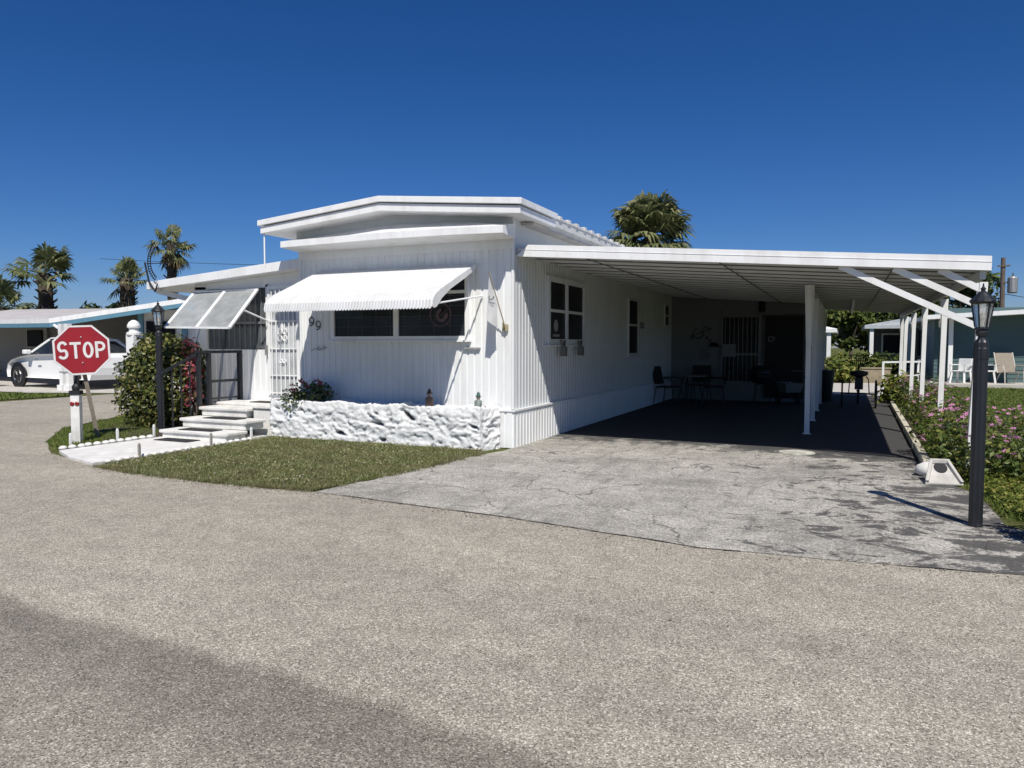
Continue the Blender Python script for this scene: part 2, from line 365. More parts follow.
def rockmat():
    m, nt, b = newmat('painted_rock'); v = coords(nt)
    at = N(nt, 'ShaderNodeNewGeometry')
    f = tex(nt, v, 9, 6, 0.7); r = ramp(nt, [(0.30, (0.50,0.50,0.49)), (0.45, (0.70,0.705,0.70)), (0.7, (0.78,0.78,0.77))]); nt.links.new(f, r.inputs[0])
    p = ramp(nt, [(0.36, (0.22,0.21,0.20)), (0.445, (0.72,0.72,0.71)), (0.49, (1,1,1))]); nt.links.new(at.outputs['Pointiness'], p.inputs[0])  # creases coloured darker, standing in for the shade in them
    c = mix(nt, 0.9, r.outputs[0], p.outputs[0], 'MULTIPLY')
    ca = N(nt, 'ShaderNodeAttribute', attribute_name='cavity_shade'); c = mix(nt, ca.outputs['Fac'], c, (0.10,0.095,0.085))  # pits painted dark in place of the shade inside them
    nt.links.new(c, b.inputs['Base Color']); b.inputs['Roughness'].default_value = 0.75
    bp = N(nt, 'ShaderNodeBump', Strength=0.5, Distance=0.02); nt.links.new(tex(nt, v, 28, 5, 0.65), bp.inputs['Height']); nt.links.new(bp.outputs[0], b.inputs['Normal'])
    return m
ROCK = rockmat()
SIGNRED = simple('sign_red', (0.30,0.010,0.018), 0.45, var=0.10, scale=4, dirt=(0.22,0.02,0.025))
SIGNWHITE = simple('sign_white', (0.72,0.70,0.68), 0.5, var=0.08, scale=5)
COVER = simple('chipped_white_paint', (0.55,0.54,0.47), 0.8, var=0.5, scale=9, bump=0.4, dirt=(0.12,0.11,0.09))

# ------------------------------------------------------------------ generic builders
def sheet(pts, z): return MB().poly([(p[0], p[1], z) for p in pts])
def ribwall(mb, p0, p1, z0, z1, pitch=0.12, depth=0.014, nrm=(0,-1)):
    p0 = Vector(p0); p1 = Vector(p1); L = (p1-p0).length; d = (p1-p0)/L; n = Vector(nrm)
    k = max(1, round(L/pitch)); w = L/k; pts = []
    for i in range(k):
        for s, o in ((0.0, 0), (0.66, 0), (0.74, -1), (0.92, -1)):
            pts.append(p0 + d*((i+s)*w) + n*(o*depth))
    pts.append(p1)
    vs = [(p.x, p.y, z0) for p in pts] + [(p.x, p.y, z1) for p in pts]; m = len(pts)
    mb.add(vs, [(i, i+1, m+i+1, m+i) for i in range(m-1)])
    return mb
def rv(): 
    while True:
        v = Vector((rng.uniform(-1,1), rng.uniform(-1,1), rng.uniform(-1,1)))
        if 0.05 < v.length < 1: return v.normalized()
def leaf(mb, p, nrm, size, asp=0.55, fold=0.18):
    t = rv(); t = (t - nrm*t.dot(nrm))
    if t.length < 1e-3: t = nrm.orthogonal()
    t.normalize(); s = nrm.cross(t); L = size; W = size*asp*0.5
    mb.add([p, p+t*L*0.5+s*W+nrm*fold*W, p+t*L, p+t*L*0.5-s*W+nrm*fold*W], [(0,1,2),(0,2,3)])
def cloud(mb, clumps, n, size, shell=0.55, up=0.3, asp=0.55):
    tot = sum(c[1][0]*c[1][1]*c[1][2] for c in clumps); acc = []; s = 0
    for c in clumps: s += c[1][0]*c[1][1]*c[1][2]/tot; acc.append(s)
    for _ in range(n):
        q = rng.random(); i = next((k for k, a in enumerate(acc) if q <= a), len(clumps)-1)
        c, R = clumps[i]; d = rv(); rr = shell + (1-shell)*math.sqrt(rng.random())
        rr *= 1 + 0.28*noise.noise(Vector((d.x*2.6+i*7.3, d.y*2.6, d.z*2.6)))
        p = Vector((c[0]+d.x*R[0]*rr, c[1]+d.y*R[1]*rr, c[2]+d.z*R[2]*rr))
        nn = (d*0.8 + rv()*0.8 + Vector((0,0,up))).normalized()
        leaf(mb, p, nn, size*rng.uniform(0.65,1.25), asp)
def clumps_for(c, R, k, r0, r1):
    out = []
    for _ in range(k):
        d = rv(); q = rng.random()**0.4
        p = (c[0]+d.x*R[0]*q, c[1]+d.y*R[1]*q, c[2]+d.z*R[2]*q); r = rng.uniform(r0, r1)
        out.append((p, (r, r, r*0.8)))
    return out
def tree(name, label, base, h, R, mat, n=3500, size=0.3, k=16, group=None, cz=None):
    t = thing(name, label, 'tree', base, 0, group); x, y, z = base
    cz = z + (cz if cz else h*0.62); tr = MB()
    tr.tube([(x,y,z), (x+0.08*R[0],y,z+h*0.25), (x-0.03*R[0],y,z+h*0.5)], [0.05*h*0.6, 0.04*h*0.55, 0.02*h])
    for j in range(6):
        a = j*PI/3 + rng.uniform(-.3,.3)
        tr.tube([(x,y,z+h*0.3), (x+math.cos(a)*R[0]*0.35, y+math.sin(a)*R[1]*0.35, z+h*0.5), (x+math.cos(a)*R[0]*0.7, y+math.sin(a)*R[1]*0.7, z+h*0.72)], [0.02*h, 0.013*h, 0.004*h], 6)
    obj('trunk', tr, BARK, t)
    cr = MB(); cl = clumps_for((x,y,cz), (R[0]*0.75,R[1]*0.75,R[2]*0.75), k, min(R)*0.28, min(R)*0.5)
    cloud(cr, cl, n, size, 0.5)
    obj('crown', cr, mat, t)
    return t
def fan_palm(name, label, base, zc, R, nl=34, tr_r=0.22, seed=1, group='fan palms on the skyline', bulge=1.0, dry=4, droop=0.35, emin=-45):
    global rng
    keep = rng; rng = random.Random(seed)
    t = thing(name, label, 'palm tree', base, 0, group); x, y, z = base; top = Vector((x, y, zc))
    tr = MB(); H = zc - z; pts = []; rs = []
    for i in range(15):
        f = i/14; pts.append((x+0.05*math.sin(f*3), y, z+H*f))
        rs.append(tr_r*(0.8+0.1*rng.random()) if f < 0.55 else tr_r*bulge*(1+0.12*rng.uniform(-1,1))*(1 if f < 0.93 else 0.8))
    tr.tube(pts, rs, 10)
    for i in range(60):                                       # old leaf boots on the upper trunk
        f = rng.uniform(0.5, 0.97); a = rng.uniform(0, 2*PI); r = tr_r*bulge
        p = Vector((x+math.cos(a)*r*0.9, y+math.sin(a)*r*0.9, z+H*f)); o = Vector((math.cos(a), math.sin(a), 0))
        tr.bar(p, p+o*0.14*tr_r/0.22+Vector((0,0,0.2)), 0.09*tr_r/0.22, 0.04)
    obj('trunk', tr, BROWN, t)
    for part, cnt, mat in (('crown', nl, PALM), ('dry_fronds', dry, PALMD)):
        if not cnt: continue
        mb = MB()
        for i in range(cnt):
            az = rng.uniform(0, 2*PI)
            el = math.radians(rng.uniform(emin, 85)) if part == 'crown' else math.radians(rng.uniform(-75, -40))
            d = Vector((math.cos(az)*math.cos(el), math.sin(az)*math.cos(el), math.sin(el)))
            pl = R*rng.uniform(0.42, 0.62); fl = R*rng.uniform(0.5, 0.62)
            hub = top + d*pl + Vector((0,0,-0.1*R*math.cos(el)))
            mb.tube([top, top+d*pl*0.5, hub], [0.016*R, 0.012*R, 0.008*R], 4)
            side = d.cross(Vector((0,0,1)))
            if side.length < 0.05: side = Vector((1,0,0))
            side.normalize(); up = side.cross(d)
            for k in range(19):
                a = math.radians(-125 + 250*k/18 + rng.uniform(-4,4)); L = fl*(1-0.28*abs(a)/2.2)*rng.uniform(0.85,1.05)
                dd = d*math.cos(a) + side*math.sin(a) + up*0.12*math.cos(2*a)
                w = side*math.cos(a) - d*math.sin(a); W = 0.034*R
                m1 = hub + dd*L*0.55 + Vector((0,0,-L*droop*0.18)); tip = hub + dd*L*0.92 + Vector((0,0,-L*droop*rng.uniform(0.6,1.3)))
                mb.add([hub, m1+w*W, tip, m1-w*W], [(0,1,3),(1,2,3)])
        obj(part, mb, mat, t)
    rng = keep
    return t
def blades(mb, inside, x0, x1, y0, y1, n, h0, h1, z, w=0.006, lean=0.5):
    for _ in range(n):
        x = rng.uniform(x0,x1); y = rng.uniform(y0,y1)
        if not inside(x, y): continue
        q = 0.55+0.9*max(0, noise.noise(Vector((x*1.7,y*1.7,3.1)))+0.35)
        h = rng.uniform(h0,h1)*q; a = rng.uniform(0,2*PI); c, s = math.cos(a)*w, math.sin(a)*w
        lx, ly = rng.uniform(-1,1)*lean*h, rng.uniform(-1,1)*lean*h
        mb.add([(x-c,y-s,z),(x+c,y+s,z),(x+lx,y+ly,z+h)], [(0,1,2)])
def inpoly(P):
    def f(x, y):
        r = False; j = len(P)-1
        for i in range(len(P)):
            if (P[i][1] > y) != (P[j][1] > y) and x < (P[j][0]-P[i][0])*(y-P[i][1])/(P[j][1]-P[i][1])+P[i][0]: r = not r
            j = i
        return r
    return f
def wig(pts, step=0.25, amp=0.03, seed=0):                    # roughens a polygon's edge
    out = []
    for i, p in enumerate(pts):
        q = pts[(i+1) % len(pts)]; L = math.hypot(q[0]-p[0], q[1]-p[1]); k = max(1, int(L/step))
        for j in range(k):
            x = p[0]+(q[0]-p[0])*j/k; y = p[1]+(q[1]-p[1])*j/k
            out.append((x+amp*noise.noise(Vector((x*2.3+seed,y*2.3,0))), y+amp*noise.noise(Vector((x*2.3,y*2.3,9+seed)))))
    return out
def stroke(mb, pts, w, M, z=0.0, closed=False):               # flat ribbon along a 2-D line, placed by matrix M (u right, v up)
    P = [Vector((p[0], p[1])) for p in pts]; n = len(P); L = []; R = []
    for i in range(n):
        a = P[(i-1) % n] if closed or i > 0 else P[i]; c = P[(i+1) % n] if closed or i < n-1 else P[i]
        t = (c-a).normalized(); nn = Vector((-t.y, t.x)); L.append(P[i]+nn*w/2); R.append(P[i]-nn*w/2)
    vs = [M @ Vector((p.x, p.y, z)) for p in L+R]; m = n if closed else n-1
    mb.add(vs, [(i, n+i, n+(i+1) % n, (i+1) % n) for i in range(m)])
def arc(cx, cy, rx, ry, a0, a1, n=14): return [(cx+rx*math.cos(math.radians(a0+(a1-a0)*i/n)), cy+ry*math.sin(math.radians(a0+(a1-a0)*i/n))) for i in range(n+1)]
NINE = (arc(0, 0.32, 0.17, 0.18, 0, 360, 18), [(0.17,0.32)] + arc(-0.03, 0.25, 0.20, 0.25, 0, -75, 8) + [(-0.12,0.0)])

# ------------------------------------------------------------------ ground, road, yards (setting)
struct('ground', sheet([(-250,-200),(250,-200),(250,300),(-250,300)], -0.012), TURF)
road = [(-90,-9),(70,-9),(70,5.8),(1.9,5.8),(1.5,5.9),(-4.87,5.97),(-6.37,5.89),(-8.2,6.07),(-9.9,6.62),(-11.2,7.4),(-12.7,8.7),(-13.7,10.6),(-14.1,14),(-14.1,90),(-20,90),(-20,15),(-20,12),(-21.5,9.5),(-26,8.3),(-90,8.2)]
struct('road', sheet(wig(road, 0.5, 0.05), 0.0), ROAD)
drive = [(-4.87,5.97),(-3.7,5.86),(-2.59,5.76),(-1.7,5.60),(-0.94,5.47),(0.1,5.55),(1.09,5.66),(2.1,5.72),(1.75,6.5),(1.25,7.2),(1.22,8.6),(0.95,9.4),(0.95,10.1),(1.08,20),(1.15,23.8),(-4.34,23.8),(-4.34,9.4),(-4.47,8.9)]
dw = wig(drive[:7], 0.18, 0.05, 3) [:-1]
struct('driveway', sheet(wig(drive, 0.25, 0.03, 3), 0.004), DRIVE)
seam = MB(); sp = wig([(-4.87,5.96),(-3.7,5.85),(-2.59,5.75),(-1.7,5.59),(-0.94,5.46),(0.1,5.54),(1.09,5.65),(2.1,5.71)], 0.06, 0.035, 3)
sp = [p for p in sp if p[0] < 2.05]; k = next((i for i in range(1, len(sp)) if sp[i][0] < sp[i-1][0]-0.05), len(sp)); sp = sp[:k]
for i in range(len(sp)-1):
    if noise.noise(Vector((sp[i][0]*1.3, 4.4, 0))) < -0.12: continue
    w = 0.003+0.010*abs(noise.noise(Vector((sp[i][0]*9,1.7,0)))); a = sp[i]; b = sp[i+1]
    seam.add([(a[0],a[1]-w,0.008),(b[0],b[1]-w,0.008),(b[0],b[1]+w,0.008),(a[0],a[1]+w,0.008)], [(0,1,2,3)])
struct('road_seam', seam, simple('seam_dirt', (0.05,0.045,0.04), 0.95, var=0.4, scale=20, world=True))
pathp = [(-9.88,6.74),(-8.46,6.16),(-8.46,9.2),(-9.88,9.2)]
struct('path', MB().prism([(-9.90,6.72),(-9.2,6.38),(-8.46,6.16),(-8.46,9.2),(-9.90,9.2)], 'z', -0.01, 0.03), CONC)
lawnL = [(-8.36,6.12),(-7.4,5.98),(-6.37,5.93),(-5.6,5.95),(-4.95,6.02),(-4.62,7.5),(-4.52,8.95),(-4.75,9.5),(-8.4,9.5)]
struct('lawn', sheet(wig(lawnL, 0.07, 0.11, 1), 0.012), TURF)
bedL = [(-10.06,6.85),(-11.0,7.35),(-12.55,8.72),(-13.55,10.6),(-13.9,14),(-13.9,24),(-11.2,24),(-11.2,9.3),(-10.06,8.6)]
struct('garden_ground', sheet(wig(bedL, 0.1, 0.10, 2), 0.014), TURF)
mulch = [(-10.1,7.5),(-10.7,8.0),(-12.2,8.95),(-12.6,10.5),(-10.0,10.5),(-10.02,8.2)]
struct('garden_soil', sheet(wig(mulch, 0.2, 0.06, 5), 0.018), SOIL)
lawnR = [(2.6,5.86),(60,5.86),(60,29.3),(1.15,29.3),(1.12,10.2),(1.3,8.9),(1.35,7.6),(1.75,6.9)]
struct('lawn', sheet(wig(lawnR, 0.3, 0.04, 6), 0.010), TURF)
struct('flower_bed', sheet(wig([(1.02,9.6),(1.9,9.2),(2.9,10.5),(2.4,14),(1.9,20.2),(1.12,20.2)], 0.3, 0.05, 8), 0.015), SOIL)
struct('patio', MB().box(2.4, 16, 29.3, 31.6, -0.01, 0.13), CONC2)
struct('patio', MB().box(-0.9, 1.7, 23.81, 31.2, -0.01, 0.02), CONC2)
struct('neighbour_driveway', sheet([(-60,16.0),(-23.0,14.6),(-20.3,15.6),(-20.2,24),(-60,26)], 0.006), CONC2)
struct('lawn', sheet(wig([(-40,9.4),(-26,9.4),(-22,10.6),(-20.5,12.5),(-20.4,14.6),(-23.2,14.2),(-40,15.0)], 0.4, 0.08, 4), 0.008), TURF)

lawnG = [(x*1.0+dx, y+dy) for (x,y),(dx,dy) in zip(lawnL, [(0,-.05),(0,-.07),(0,-.06),(0,-.05),(.04,-.04),(.06,0),(.06,.02),(.02,0),(0,0)])]
g = MB(); blades(g, inpoly(wig(lawnG, 0.07, 0.16, 21)), -8.5,-4.4,5.9,9.6, 80000, 0.012, 0.038, 0.012, 0.0042, 1.1)
f_ = inpoly(lawnL)
for _ in range(5200):
    x, y = rng.uniform(-8.4,-4.4), rng.uniform(5.9,9.5)
    if not f_(x, y) or noise.noise(Vector((x*1.1,y*1.1,7))) < -0.15: continue
    leaf(g, Vector((x,y,0.030+rng.uniform(0,0.02))), (rv()*0.5+Vector((0,-0.3,1))).normalized(), rng.uniform(0.018,0.042), 0.5)
tag(obj('lawn_grass', g, GRASS), 'short patchy grass with pale blades in front of the white rock wall', 'grass', kind='stuff')
g = MB(); blades(g, inpoly(wig([(p[0]-0.05,p[1]-0.05) for p in bedL], 0.08, 0.12, 44)), -14,-10,6.8,12, 26000, 0.02, 0.06, 0.014, 0.006, 0.8)
tag(obj('lawn_grass', g, GRASS2), 'strip of grass around the stop sign at the corner', 'grass', kind='stuff')
g = MB(); f = inpoly(lawnR)
blades(g, inpoly(wig([(p[0]-0.10,p[1]-0.05) for p in lawnR], 0.12, 0.12, 33)), 1.0,4.5,5.6,13, 46000, 0.02, 0.06, 0.01, 0.006, 0.8)
blades(g, f, 1.1,9,13,29.3, 45000, 0.03, 0.08, 0.01, 0.014, 0.8)
tag(obj('lawn_grass', g, GRASS2), 'green side lawn running back to the green house', 'grass', kind='stuff')
g = MB()
for _ in range(5200):
    x = rng.uniform(1.2,3.6); y = rng.uniform(6.6,10.2)
    if not f(x, y) or x < 1.22+0.2*noise.noise(Vector((y*3,0,0))): continue
    if noise.noise(Vector((x*1.6,y*1.6,0))) < -0.5: continue
    h = rng.uniform(0.03,0.13)
    for _ in range(4): leaf(g, Vector((x+rng.uniform(-.05,.05),y+rng.uniform(-.05,.05),h)), (rv()*0.6+Vector((0,0,1))).normalized(), rng.uniform(0.03,0.06), 0.6)
tag(obj('ground_cover', g, WEED), 'yellow green leafy weeds in the lawn behind the near lamp post', 'weeds', kind='stuff')
g = MB(); blades(g, inpoly([(-40,9.4),(-26,9.4),(-22,10.6),(-20.5,12.5),(-20.4,14.6),(-23.2,14.2),(-40,15.0)]), -40,-20,9,15, 16000, 0.04, 0.10, 0.008, 0.02, 0.8)
tag(obj('lawn_grass', g, GRASS2), 'grass strip in front of the parked white car', 'grass', kind='stuff')

g = MB()
def pebble(x, y, z, r):
    vs = [(x+r*math.cos(a+rng.uniform(-.3,.3)), y+r*math.sin(a+rng.uniform(-.3,.3)), z) for a in (0,1.26,2.5,3.77,5.0)]
    g.add(vs+[(x,y,z+r*rng.uniform(0.5,0.9))], [(i,(i+1) % 5,5) for i in range(5)])
edge = [(-9.9,6.6),(-8.3,6.08),(-7.4,5.92),(-6.37,5.86),(-5.6,5.88),(-4.87,5.94),(-3.7,5.84),(-2.59,5.74),(-0.94,5.45),(1.09,5.64)]
for i in range(len(edge)-1):
    for _ in range(70):
        t_ = rng.random(); a, b = edge[i], edge[i+1]
        pebble(a[0]+(b[0]-a[0])*t_, a[1]+(b[1]-a[1])*t_-abs(rng.gauss(0,0.10))+0.05, 0.004, rng.uniform(0.003,0.011))
for _ in range(420): pebble(rng.uniform(-7,2.2), rng.uniform(2.0,5.6), 0.001, rng.uniform(0.002,0.006))
for _ in range(200): pebble(rng.uniform(-4.6,1.2), rng.uniform(5.8,10), 0.005, rng.uniform(0.003,0.008))
for i in range(60):
    x, y = rng.uniform(-7,1.2), rng.uniform(3.0,9.5); leaf(g, Vector((x,y,0.008)), (rv()*0.25+Vector((0,0,1))).normalized(), rng.uniform(0.015,0.035), 0.5)
tag(obj('loose_grit', g, simple('grit', (0.20,0.17,0.13), 0.9, var=0.6, scale=60)), 'loose grit and bits of dry leaf on the road and driveway', 'grit', kind='stuff')
g = MB(); blk = [(-8.36,6.1),(-7.4,5.95),(-6.37,5.90),(-5.6,5.92),(-4.93,5.98),(-4.60,7.5),(-4.48,9.0)]
for i in range(len(blk)-1):
    for _ in range(34):
        t_ = rng.random(); x = blk[i][0]+(blk[i+1][0]-blk[i][0])*t_; y = blk[i][1]+(blk[i+1][1]-blk[i][1])*t_
        for _ in range(rng.randint(5,16)):
            h = rng.uniform(0.03,0.085); a = rng.uniform(0,2*PI); px, py = x+rng.gauss(0,0.035), y+rng.gauss(0,0.035); l = rng.uniform(0.3,1.2)*h
            g.add([(px-0.004,py,0.004),(px+0.004,py,0.004),(px+l*math.cos(a),py+l*math.sin(a)-0.02,0.004+h*0.7)], [(0,1,2)])
tag(obj('lawn_edge_grass', g, GRASS), 'longer grass tufts spilling over the front lawn edge', 'grass', kind='stuff')

# ------------------------------------------------------------------ the mobile home
XL, XR, YF = -8.16, -4.34, 9.70
home = thing('mobile_home', 'white single storey mobile home with ribbed siding, low gable roof and house number 99', 'house', (-6.25, 14.0, 0))
w = MB(); ribwall(w, (XL,YF), (XR,YF), 0.53, 2.86, 0.12, 0.013, (0,-1))
w.box(XL, XR-0.002, YF+0.02, YF+0.10, 0.53, 3.15)
w.box(XL-0.002, XR+0.002, YF-0.012, YF+0.02, 2.86, 3.30)
w.box(XL, XR, YF-0.016, YF+0.01, 2.875, 2.90)
obj('front_wall', w, WHITE2, home)
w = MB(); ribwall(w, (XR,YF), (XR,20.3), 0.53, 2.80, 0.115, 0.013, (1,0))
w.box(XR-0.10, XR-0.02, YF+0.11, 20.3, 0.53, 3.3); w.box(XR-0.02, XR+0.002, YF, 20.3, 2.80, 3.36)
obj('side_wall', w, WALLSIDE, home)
obj('corner_trim', MB().box(XR-0.02, XR+0.018, YF-0.018, YF+0.02, 0.56, 3.0), WHITE2, home); obj('corner_trim', MB().box(XL-0.015, XL+0.03, YF-0.018, YF+0.02, 0.56, 3.0), WHITE2, home)
w = MB(); w.box(XL, XL+0.1, YF+0.11, 26, 0.53, 3.3); w.box(XL, XR, 26, 26.1, 0.0, 3.3)
obj('side_wall', w, WHITE2, home)
w = MB(); ribwall(w, (XL,YF-0.03), (XR+0.03,YF-0.03), 0.0, 0.53, 0.12, 0.013, (0,-1)); ribwall(w, (XR+0.03,YF-0.03), (XR+0.03,20.3), 0.0, 0.53, 0.115, 0.013, (1,0))
w.box(XL, XR+0.045, YF-0.045, YF+0.0, 0.528, 0.553); w.box(XR-0.0, XR+0.045, YF+0.002, 20.3, 0.528, 0.553)
obj('skirting', w, WHITE2, home)
# front gable roof cap: peak line runs front to back
def roofz(x): return 3.66 - 0.088*abs(x+6.28)/1.0 if abs(x+6.28) > 0 else 3.66
xa, xm, xb, ya, yb = -8.57, -6.28, -3.99, 9.18, 10.57
za, zm = 3.46, 3.665
r = MB(); r.prism([(xa,za-0.085),(xm,zm-0.085),(xb,za-0.085),(xb,za),(xm,zm),(xa,za)], 'y', ya, yb)
rf = obj('roof', r, WHITE3, home, bevel=0.006)
r = MB(); r.prism([(xa+0.03,za-0.205),(xm,zm-0.215),(xb-0.03,za-0.205),(xb-0.03,za-0.10),(xm,zm-0.10),(xa+0.03,za-0.10)], 'y', ya+0.035, yb-0.02)
obj('fascia', r, WHITE3, rf, bevel=0.006)
r = MB(); r.box(xa+0.06, xb-0.06, ya+0.20, ya+0.22, 3.02, 3.23); r.prism([(XL-0.02,3.0),(XR+0.02,3.0),(XR+0.02,3.40),(xm,3.52),(XL-0.02,3.40)], 'y', YF-0.05, YF+0.05)
obj('gable', MB().prism([(XL-0.02,3.0),(XR+0.02,3.0),(XR+0.02,3.345),(xm,3.45),(XL-0.02,3.345)], 'y', YF-0.055, YF+0.05), simple('gable_shaded', (0.60,0.64,0.67), 0.5, var=0.06), home)  # the recess's bluish shade is put into the gable colour
# corrugated roof behind the cap, its pan ends show as a stepped edge
r = MB(); xe = -4.08; pk = 0.40; y = yb
ys = [yb+i*pk for i in range(25)]
for i, y0 in enumerate(ys):
    r.box(-6.28, xe, y0, y0+pk*0.70, 3.42, 3.452); r.box(-6.28, xe+0.012, y0+pk*0.70, y0+pk*0.999, 3.42, 3.478)
r.box(-6.28, xe-0.05, yb, yb+25*pk, 3.25, 3.30); r.box(-6.28, xe-0.012, yb, yb+25*pk, 3.301, 3.419)
r.prism([(-8.1,3.26),(-6.281,3.43),(-6.281,3.50),(-8.1,3.30)], 'y', yb+0.01, 26)
obj('roof', r, simple('roof_pan_paint', (0.66,0.655,0.63), 0.5, var=0.08, dirt=(0.45,0.43,0.40)), home)
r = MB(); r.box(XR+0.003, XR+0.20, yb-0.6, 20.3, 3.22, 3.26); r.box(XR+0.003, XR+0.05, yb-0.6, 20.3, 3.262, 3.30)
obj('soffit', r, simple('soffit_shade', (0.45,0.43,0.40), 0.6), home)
# the little visor under the gable
v = MB(); vx0, vx1 = XL+0.02, XR+0.06; yv = 9.22
top = [(vx0, YF-0.06, 3.20), (-6.3, YF-0.06, 3.32), (-5.2, YF-0.06, 3.285), (vx1, YF-0.06, 3.20)]
fr = [(vx0, yv, 3.11), (-6.3, yv, 3.135), (-5.2, yv, 3.13), (vx1, yv, 3.11)]
lo = [(p[0], yv, p[2]-0.095) for p in fr]; ub = [(p[0], YF-0.06, 2.99) for p in fr]
v.add(top+fr+lo+ub, [(i, i+1, 4+i+1, 4+i) for i in range(3)][::1] + [(4+i, 4+i+1, 8+i+1, 8+i) for i in range(3)] + [(8+i, 8+i+1, 12+i+1, 12+i) for i in range(3)] + [(0,4,8,12),(3,15,11,7)])
obj('visor', v, WHITE3, home, recalc=True)
# a thin conduit at the left roof corner
obj('conduit', MB().tube([(-8.5,9.26,3.27),(-8.5,9.26,2.72)], 0.012), WHITE3, home)

def window(parent, axis, u0, u1, z0, z1, wall, out, mull=(), rails=(), fw=0.06, prof=0.05, gl=GLASS, frm=None, name='window', grid=0):
    # axis 'x': wall plane at y=wall facing out (-1 = -Y); axis 'y': wall plane at x=wall facing +X
    frm = frm or WHITE3; fr = MB(); pn = MB()
    def B(mb, a0, a1, zz0, zz1, d0, d1):
        lo, hi = sorted((wall+out*d0, wall+out*d1))
        if axis == 'x': mb.box(a0, a1, lo, hi, zz0, zz1)
        else: mb.box(lo, hi, a0, a1, zz0, zz1)
    B(fr, u0-fw, u0, z0-fw, z1+fw, 0.0, prof); B(fr, u1, u1+fw, z0-fw, z1+fw, 0.0, prof)
    B(fr, u0, u1, z1, z1+fw, 0.0, prof); B(fr, u0, u1, z0-fw, z0, 0.0, prof)
    B(fr, u0-fw-0.03, u1+fw+0.03, z0-fw-0.031, z0-fw-0.001, 0.0, prof+0.035)
    for m in mull: B(fr, m-0.045, m+0.045, z0, z1, 0.0, prof-0.006)
    for q in rails: B(fr, u0, u1, q-0.024, q+0.024, 0.003, prof-0.012)
    B(pn, u0, u1, z0, z1, 0.004, 0.014)
    f = obj(name, fr, frm, parent, bevel=0.004)
    obj('pane', pn, gl, f)
    if grid:
        gm = MB(); n = grid
        for i in range(1, n):
            a = u0+(u1-u0)*i/n; B(gm, a-0.006, a+0.006, z0, z1, 0.0141, 0.018)
        for i in range(1, 6): zq = z0+(z1-z0)*i/6; B(gm, u0, u1, zq-0.004, zq+0.004, 0.0142, 0.0175)
        obj('blind', gm, BLIND, f)
    return f
fwn = window(home, 'x', -7.46, -5.10, 1.62, 2.52, YF, -1, mull=(-6.30,), rails=(2.27,), grid=9)
# round wreath hanging behind the right front pane, seen through it
wr = MB(); wr.ring((-5.52, YF-0.022, 1.94), 0.175, 0.013, (0,1,0), 24, 5); wr.ring((-5.50, YF-0.020, 1.93), 0.075, 0.03, (0,1,0), 14, 5, 0, 0.4, 5.6); wr.bar((-5.62,YF-0.02,1.86),(-5.40,YF-0.02,2.02),0.02,0.01)
obj('window_wreath', wr, simple('dim_wreath', (0.13,0.085,0.095), 0.7, var=0.5, scale=14), home)
obj('ledge', MB().box(-5.12, -4.86, YF-0.05, YF-0.003, 1.43, 1.45), simple('ledge_metal', (0.35,0.34,0.32), 0.5), home)
w1 = window(home, 'y', 11.06, 12.72, 1.58, 2.50, XR, 1, mull=(11.86,), rails=(2.04,), fw=0.09, gl=GLASSD, frm=WALLSIDE)
for yy in (11.45, 12.3):
    pt = MB()
    pt.box(XR+0.085, XR+0.17, yy-0.06, yy+0.06, 1.30, 1.46)
    for s in (-0.05, 0.03): pt.bar((XR+0.12, yy+s, 1.46), (XR+0.12, yy+s*2.2, 1.56), 0.04, 0.02)
    obj('window_box', pt, simple('dim_bracket', (0.12,0.12,0.11), 0.7), home)
# pale sticker shapes in the lower left side pane
st = MB(); st.lathe([(0.10,0.0),(0.10,0.003),(0.085,0.004)], (0,0,0), 14); st.xf(Matrix.Translation((XR+0.0145,11.38,1.80)) @ Matrix.Rotation(PI/2,4,'Y')); st.box(XR+0.0145,XR+0.018,11.24,11.55,1.62,1.66)
obj('window_sticker', st, simple('pale_sticker', (0.25,0.25,0.25), 0.6), home)
window(home, 'y', 15.80, 16.60, 1.30, 2.46, XR, 1, rails=(1.92,), fw=0.05, gl=GLASSD, frm=WALLSIDE)
window(home, 'y', 19.35, 19.85, 2.0, 2.5, XR, 1, rails=(2.25,), fw=0.04, gl=GLASSD, frm=WALLSIDE)
# numbers 99 on the front wall
nb = MB()
for cx, cz in ((-7.935, 1.80), (-7.80, 1.735)):
    M = Matrix.Translation((cx, YF-0.016, cz)) @ Matrix.Rotation(PI/2, 4, 'X') @ Matrix.Scale(0.27, 4)
    stroke(nb, NINE[0], 0.06, M, 0, True); stroke(nb, NINE[1], 0.06, M, 0.01)
obj('house_number', nb, BLACK, home)
sc = MB()                                                     # faint scroll ornament under the number
for q in ((-7.78,1.43,0.03),(-7.68,1.46,0.02)): sc.ring((q[0],YF-0.012,q[1]), q[2], 0.007, (0,1,0), 10, 4, 0, 0.5, 5.2)
sc.tube([(-7.95,YF-0.012,1.39),(-7.86,YF-0.012,1.42),(-7.78,YF-0.012,1.40),(-7.64,YF-0.012,1.44)], 0.007, 4)
obj('wall_ornament', sc, simple('pale_ornament', (0.42,0.43,0.44), 0.6), home)
